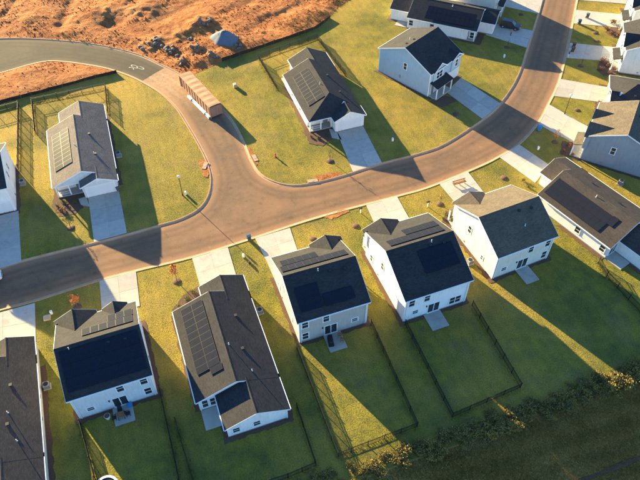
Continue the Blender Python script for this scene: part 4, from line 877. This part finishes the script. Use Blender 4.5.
bin_((249,239.5), .4, 'bin', 'dark blue wheeled bin standing at the kerb by the beige house driveway'); bin_((579,24), 1.3, 'bin', 'blue wheeled bin on the kerb between the two far driveways'); bin_((587,18), 1.2, 'bing', 'grey wheeled bin out on the far house driveway', z=.06)
bin_((573.3,47.5), 1.2, 'binb', 'brown wheeled bin on the blue grey house driveway', z=.06); bin_((572.3,51.8), 1.2, 'binb', 'brown wheeled bin on the blue grey house driveway', z=.06)
bin_((539,130.5), 1., 'brightblue', 'bright blue wheeled bin on the shaded lawn edge of the grey sided house'); bin_((118.5,190.5), .3, 'bing', 'grey wheeled bin beside the garage door of the gabled porch house', z=.06)
def ac(px, rz, label):
    p = G(*px); o = empty('air_conditioner', (p[0], p[1], 0), rz, label, 'air conditioner', 'outdoor air conditioner units')
    MB().box(-.5,.5,-.5,.5,-.05,.09).build('pad', X['concrete'], o); c_ = MB().box(-.4,.4,-.4,.4,.09,.85).build('casing', X['grey_m'], o)
    for k in range(5): MB().box(-.405,.405,-.405,.405,.2+k*.12,.23+k*.12).build('louvre', X['dark'], c_)
    MB().cyl(0,0,.855,.875,.33,n=14).build('fan_grille', X['dark'], o)
ac((260,312.5), .35, 'air conditioner unit against the right wall of the white-winged house'); ac((119,156), .3, 'air conditioner unit beside the gabled porch house'); ac((23,184), .3, 'air conditioner unit beside the white house with the parked car'); ac((47.5,387), .35, 'air conditioner unit between the plain grey roof and the pale house'); ac((469.5,263), .4, 'air conditioner unit between the bright white and cream houses'); ac((620,184), .9, 'air conditioner unit between grey sided and squeezed houses')
def drain(px, rz, label):
    p = G(*px); o = empty('storm_drain', (p[0], p[1], 0), rz, label, 'storm drain', 'kerb storm drains')
    MB().box(-.9,.9,-.1,.65,.0,.10).build('cover_slab', X['kerb'], o); MB().box(-.8,.8,-.14,-.101,-.08,.06).build('opening', X['black'], o); MB().cyl(0,.3,.101,.115,.26,n=14).build('manhole_lid', X['grey_m'], o)
drain((313,182), .17, 'concrete storm drain with dark opening at the hipped house lawn'); drain((206.5,166), 1.4, 'storm drain in bare clay at the straw lawn kerb'); drain((253.5,158.5), -1.15, 'storm drain by the hydrant lawn on the side street')
for q in ([(199,160),(206,160),(209,170),(208,178),(203,176),(200,168)],[(247,147),(253,151),(258,162),(259,168),(252,160)],[(316,176),(336,172),(343,175),(318,181)],[(322,217),(345,209.5),(350,212),(331,219)]): sheet('clay_patch', GL(q), .034, 'dirt', .2, int(q[0][0]))
# wooden bench on the cream house driveway
p = G(459,184.5); o = empty('wooden_bench', (p[0], p[1], .06), .36, 'long wooden bench standing on the cream white house driveway', 'bench')
for k in range(4): MB().box(-1.25,1.25,-.26+k*.14,-.14+k*.14,.43,.47).build('seat_slat', X['wood'], o)
for x in (-1.0, 0, 1.0):
    MB().prism([(-.3,0),(-.22,0),(-.1,.43),(-.18,.43)], 'x', x-.04, x+.04).build('leg', X['wood'], o); MB().prism([(.3,0),(.22,0),(.1,.43),(.18,.43)], 'x', x-.04, x+.04).build('leg', X['wood'], o)
for k in range(2): MB().box(-1.25,1.25,.29,.33,.58+k*.17,.70+k*.17).build('back_slat', X['wood'], o)
for x in (-1.0, 1.0): MB().box(x-.04,x+.04,.24,.29,.3,.9).build('back_post', X['wood'], o)
# patio things
def hl_(pos, deg, x, y): return to_world(pos, math.radians(deg), x, y)
Bp, Bd, Dp, Dd = (-28.6,45.17), 200.3, (-.1,56.51), 199.4
x_, y_ = hl_(Bp, Bd, -.05, 7.5); o = empty('patio_table', (x_, y_, .09), math.radians(Bd), 'square wooden patio table behind the pale house', 'table')
MB().box(-.45,.45,-.45,.45,.66,.71).build('table_top', X['wood'], o)
for sx in (-1,1):
    for sy in (-1,1): MB().box(sx*.38-.03,sx*.38+.03,sy*.38-.03,sy*.38+.03,0,.66).build('leg', X['dark'], o)
def chair(x, y, r, mat, label, group, pos=Bp, deg=Bd):
    q = hl_(pos, deg, x, y); o = empty('patio_chair', (q[0], q[1], .09), math.radians(deg)+r, label, 'chair', group)
    MB().box(-.27,.27,-.27,.27,.38,.45).build('seat', X[mat], o); MB().prism([(.2,.45),(.28,.45),(.4,1.0),(.33,1.02)], 'x', -.26, .26).build('backrest', X[mat], o)
    for sx in (-1,1):
        for sy in (-1,1): MB().box(sx*.24-.025,sx*.24+.025,sy*.22-.025,sy*.22+.025,0,.38).build('leg', X[mat], o)
        MB().box(sx*.28-.03,sx*.28+.03,-.25,.28,.6,.64).build('armrest', X[mat], o)
for x, y, r in ((-.95,7.5,-1.57),(.85,7.5,1.57),(-.05,6.75,3.14)): chair(x, y, r, 'dark', 'dark patio chair at the wooden table behind the pale house', 'chairs at the patio table')
x_, y_ = hl_(Bp, Bd, -1.3, 6.3); o = tag(empty('storage_tub', (x_, y_, .09), .3), 'bright blue plastic tub on the patio of the pale house', 'tub'); MB().prism([(-.3,-.22),(.3,-.22),(.3,.22),(-.3,.22)], 'z', 0, .45).build('body', X['brightblue'], o); MB().box(-.33,.33,-.25,.25,.45,.5).build('lid', X['brightblue'], o)
x_, y_ = hl_(Bp, Bd, 1.65, 7.0); o = tag(empty('planter', (x_, y_, 0), 0), 'round white planter on the grass beside the wooden patio table', 'planter'); MB().cyl(0,0,0,.7,.27,.4,14).build('pot', X['pipe'], o); MB().cyl(0,0,.66,.71,.36,n=14).build('soil', X['mulch'], o)
x_, y_ = hl_(Dp, Dd, .95, 7.3); o = tag(empty('grill', (x_, y_, .09), math.radians(Dd)+1.4), 'black covered grill on the patio behind the beige house', 'grill')
bm = bmesh.new(); bmesh.ops.create_cube(bm, size=1); bmesh.ops.subdivide_edges(bm, edges=bm.edges, cuts=4, use_grid_fill=True)
for v in bm.verts: v.co = Vector((v.co.x*1.5*(1-.25*max(v.co.z, 0)), v.co.y*.75*(1-.45*max(v.co.z, 0)), (v.co.z+.5)*1.12-.16*abs(v.co.x)*max(v.co.z, 0)*2+.03*math.sin(v.co.x*14)))
me = bpy.data.meshes.new('grill_cover'); bm.to_mesh(me); bm.free(); me.materials.append(X['black']); me.polygons.foreach_set('use_smooth', [True]*len(me.polygons)); link('grill_cover', me, o)
for s_ in (-1, 1): MB().tube([(s_*.5,-.3,.08),(s_*.5,-.38,.08)], .09, 10).build('wheel', X['tyre'], o)
for x, y, r in ((-.65,6.7,-.3),(-.7,7.6,-.5)): chair(x, y, r, 'wood', 'brown wooden chair on the beige house patio', 'chairs on the beige house patio', Dp, Dd)
p = G(108,490); o = tag(empty('trampoline', (p[0], p[1], 0), 0), 'round trampoline with white rim on the grass behind the pale house', 'trampoline')
n = 28; b = MB(); r0, r1 = 1.22, 1.5
b.add([(r*math.cos(2*math.pi*k/n), r*math.sin(2*math.pi*k/n), z) for r, z in ((r0,.78),(r0,.83),(r1,.83),(r1,.76)) for k in range(n)], [(q*n+k, q*n+(k+1) % n, ((q+1) % 4)*n+(k+1) % n, ((q+1) % 4)*n+k) for q in range(4) for k in range(n)]); b.build('rim_pad', X['pipe'], o)
MB().cyl(0,0,.74,.76,1.24,n=28).build('mat', X['black'], o)
for k in range(6): a_ = k*math.pi/3; MB().tube([(1.38*math.cos(a_),1.38*math.sin(a_),.78),(1.42*math.cos(a_),1.42*math.sin(a_),0)], .03, 6).build('leg', X['grey_m'], o)

# ------------------------------------------------------------------ cars, person
def car(loc, rz, paint, label, suv=True, z=0.):
    o = empty('parked_car', (loc[0], loc[1], z), rz, label, 'car'); L2 = 2.35; hw_ = .93; zt = 1.68 if suv else 1.42
    # lower body loft along x (front = +x)
    st = [(-L2,.55,.78,.80),(-L2+.12,.32,.95,.88),(-1.6,.28,1.0,hw_),(0,.26,.98,hw_),(1.1,.28,.97,hw_),(1.9,.30,.90,.90),(L2-.1,.36,.80,.82),(L2,.5,.66,.72)]
    b = MB(); vs = []
    for x, z0, z1, h in st: vs += [(x,-h*.94,z0),(x,-h,(z0+z1)/2),(x,-h*.93,z1),(x,h*.93,z1),(x,h,(z0+z1)/2),(x,h*.94,z0)]
    k = 6; b.add(vs, [(i*k+j, i*k+(j+1) % k, (i+1)*k+(j+1) % k, (i+1)*k+j) for i in range(len(st)-1) for j in range(k)]+[tuple(range(k))[::-1], tuple(range((len(st)-1)*k, len(st)*k))]); bd = b.build('body', X[paint], o, smooth=False)
    x0, x1, x2, x3 = (-2.2,-1.95,.35,1.15) if suv else (-1.85,-1.1,.2,1.1)
    def cab(nm, ins, za, zb, mat, par):
        b = MB(); b.add([(x0+ins,-.84+ins*.2,za),(x3-ins,-.84+ins*.2,za),(x3-ins,.84-ins*.2,za),(x0+ins,.84-ins*.2,za),(x1+ins,-.68,zb),(x2-ins,-.68,zb),(x2-ins,.68,zb),(x1+ins,.68,zb)], [(0,3,2,1),(4,5,6,7),(0,1,5,4),(1,2,6,5),(2,3,7,6),(3,0,4,7)]); return b.build(nm, mat, par)
    g_ = cab('glasshouse', 0, .95, zt-.04, X['glass'], o)
    MB().prism([(-.68,zt-.06),(.68,zt-.06),(.60,zt+.02),(-.60,zt+.02)], 'x', x1-.03, x2+.03).build('roof', X[paint], o)
    for s_ in (-1, 1):
        for xa, xb in ((x0,x1),(-.85,-.8),(x3,x2)): MB().tube([(xa,s_*.84,.96),(xb,s_*.685,zt-.03)], .045, 5).build('pillar', X[paint], o)
        MB().box(.75,.95,min(s_*.9,s_*1.08),max(s_*.9,s_*1.08),1.0,1.16).build('wing_mirror', X[paint], o)
        MB().box(L2-.14,L2-.02,min(s_*.45,s_*.74),max(s_*.45,s_*.74),.62,.76).build('headlight', X['lamp'], o); MB().box(-L2+.0,-L2+.1,min(s_*.55,s_*.82),max(s_*.55,s_*.82),.76,.92).build('tail_light', X['tail'], o)
        for x in (-1.42, 1.42):
            t_ = MB().tube([(x,s_*.72,.35),(x,s_*.955,.35)], .35, 18).build('tyre', X['tyre'], o); MB().tube([(x,s_*.94,.35),(x,s_*.965,.35)], .2, 12).build('rim', X['grey_m'], t_)
    MB().box(L2-.02,L2+.015,-.3,.3,.42,.54).build('number_plate', X['trim'], o); MB().box(L2-.08,L2+.01,-.42,.42,.56,.7).build('grille', X['black'], o)
car((43.3,132.5), math.radians(-26), 'carblack', 'black car parked on a driveway beside a person in orange', True, .06)
p = G(2.5,276); u_ = math.radians(22.8); car((p[0]-2.3*math.cos(u_), p[1]-2.3*math.sin(u_)), u_, 'carwhite', 'white car parked at the kerb before the left white house', False, -.09)
p = G(510.5,35.8)
o = empty('person', (p[0], p[1], .06), math.radians(60), 'person in orange top and dark trousers standing beside the black car', 'person')
J = {'pel':(0,0,.93,.13),'spi':(0,.01,1.15,.125),'che':(0,0,1.35,.15),'nec':(0,0,1.5,.055),'hb':(0,-.01,1.58,.085),'ht':(0,0,1.68,.08)}
sk = [('pel','spi'),('spi','che'),('che','nec'),('nec','hb'),('hb','ht')]
for s_, n_ in ((-1,'l'),(1,'r')):
    J.update({'h'+n_:(s_*.1,0,.88,.095),'k'+n_:(s_*.11,-.03*s_,.48,.06),'a'+n_:(s_*.11,.02,.08,.042),'t'+n_:(s_*.12,-.13,.035,.035),'s'+n_:(s_*.18,0,1.42,.06),'e'+n_:(s_*.25,.03,1.14,.045),'w'+n_:(s_*.22,-.12,.93,.032),'f'+n_:(s_*.20,-.17,.83,.026)})
    sk += [('pel','h'+n_),('h'+n_,'k'+n_),('k'+n_,'a'+n_),('a'+n_,'t'+n_),('che','s'+n_),('s'+n_,'e'+n_),('e'+n_,'w'+n_),('w'+n_,'f'+n_)]
ks = list(J); me = bpy.data.meshes.new('body'); me.from_pydata([J[k][:3] for k in ks], [(ks.index(a_), ks.index(b_)) for a_, b_ in sk], [])
bo = link('body', me, o); sm = bo.modifiers.new('skin', 'SKIN')
for i, k in enumerate(ks): me.skin_vertices[0].data[i].radius = (J[k][3], J[k][3]*.85); me.skin_vertices[0].data[i].use_root = (k == 'pel')
bo.modifiers.new('sub', 'SUBSURF').levels = 2; bo.modifiers['sub'].render_levels = 2
dg = bpy.context.evaluated_depsgraph_get(); me2 = bpy.data.meshes.new_from_object(bo.evaluated_get(dg)); bo.modifiers.clear(); bo.data = me2
for k in ('skin','orange','jeans'): me2.materials.append(X[k])
for f in me2.polygons:
    c_ = f.center; f.use_smooth = True
    f.material_index = 2 if c_.z < .95 and abs(c_.x) < .18+.02*(c_.z < .5) and not (c_.z > .78 and c_.y < -.1) else (1 if c_.z < 1.49 and not (abs(c_.x) > .17 and c_.z < 1.12) else 0)
bm = bmesh.new(); bmesh.ops.create_uvsphere(bm, u_segments=10, v_segments=8, radius=.1)
for v in bm.verts: v.co = Vector((v.co.x*.95, v.co.y*1.0+.02, v.co.z*.9+1.67))
me = bpy.data.meshes.new('hair'); bm.to_mesh(me); bm.free(); me.materials.append(X['hair']); link('hair', me, o)

# ------------------------------------------------------------------ grass blades (uncountable)
def blades(name, n, zf, mat, test, hgt, wid, label, seed, edge=None):
    rs = np.random.RandomState(seed); out = []
    got = 0
    while got < n:
        px = rs.uniform(-15, 655, 400000); py = rs.uniform(-12, 492, 400000)
        d = FW+RT*((px-320)/FPX)[:, None]+UP*((240-py)/FPX)[:, None]; g = (CAMP+d*(-CAMH/d[:, 2])[:, None])[:, :2]
        # thin towards the camera so that density is even on the ground
        wgt = (1/np.abs(d[:, 2]))**3; g = g[rs.rand(len(g)) < wgt/wgt.max()]
        g = g[test(g)]; out.append(g); got += len(g)
    g = np.concatenate(out)[:n]; z = zf(g)
    if edge is not None: near_ = edge(g)
    else: near_ = np.zeros(n)
    h = hgt*rs.uniform(.5, 1.35, n)*(1+3.2*near_)*(.75+.5*vnoise(g, .25)); a = rs.uniform(0, 2*np.pi, n); w_ = wid*rs.uniform(.6, 1.3, n); ln = h*rs.uniform(.2, .8, n); b_ = rs.uniform(0, 2*np.pi, n)
    v = np.zeros((n, 3, 3)); v[:, 0, 0] = g[:, 0]-w_*np.cos(a); v[:, 0, 1] = g[:, 1]-w_*np.sin(a); v[:, 1, 0] = g[:, 0]+w_*np.cos(a); v[:, 1, 1] = g[:, 1]+w_*np.sin(a)
    v[:, 0, 2] = v[:, 1, 2] = z-.015; v[:, 2, 0] = g[:, 0]+ln*np.cos(b_); v[:, 2, 1] = g[:, 1]+ln*np.sin(b_); v[:, 2, 2] = z+h
    me = bpy.data.meshes.new(name); me.vertices.add(3*n); me.vertices.foreach_set('co', v.ravel()); me.loops.add(3*n); me.loops.foreach_set('vertex_index', np.arange(3*n)); me.polygons.add(n); me.polygons.foreach_set('loop_start', np.arange(0, 3*n, 3)); me.update(calc_edges=True); me.materials.append(mat)
    o = bpy.data.objects.new(name, me); C.objects.link(o); tag(o, label, 'grass', kind='stuff')
_t = np.roll(road_loop, -1, 0)-np.roll(road_loop, 1, 0); _t /= np.linalg.norm(_t, axis=1)[:, None]+1e-9
road_off = (road_loop+np.stack([_t[:, 1], -_t[:, 0]], 1)*.2)[::2]
foot = [np.array(p_) for p_ in solid_polys]
def lawn_test(g):
    m_ = ~(inpoly(g, road_off) | inpoly(g, dirt1) | inpoly(g, dirt2)) & ((g@hn) < hside(g)) 
    for p_ in foot:
        lo_, hi_ = p_.min(0), p_.max(0); bb = m_ & (g[:, 0] > lo_[0]) & (g[:, 0] < hi_[0]) & (g[:, 1] > lo_[1]) & (g[:, 1] < hi_[1])
        ix = np.nonzero(bb)[0]
        if len(ix): m_[ix[inpoly(g[ix], p_)]] = False
    return m_
def near_fence(g):
    d_ = np.full(len(g), 9.)
    for l_ in fence_lines:
        q = np.array(l_); ix = np.nonzero((g > q.min(0)-.5).all(1) & (g < q.max(0)+.5).all(1))[0]
        if len(ix): d_[ix] = np.minimum(d_[ix], distseg(g[ix], l_))
    return np.clip(1.3-d_/.5, 0, 1)
blades('lawn_grass', 520000, zlawn, X['blade'], lawn_test, .042, .03, 'short mown yellow green grass covering the lawns', 21, near_fence)
blades('field_grass', 120000, zfield, X['fblade'], lambda g: (g@hn) > hside(g)+.2, .10, .04, 'rough dull grass covering the field beyond the hedgerow', 22)
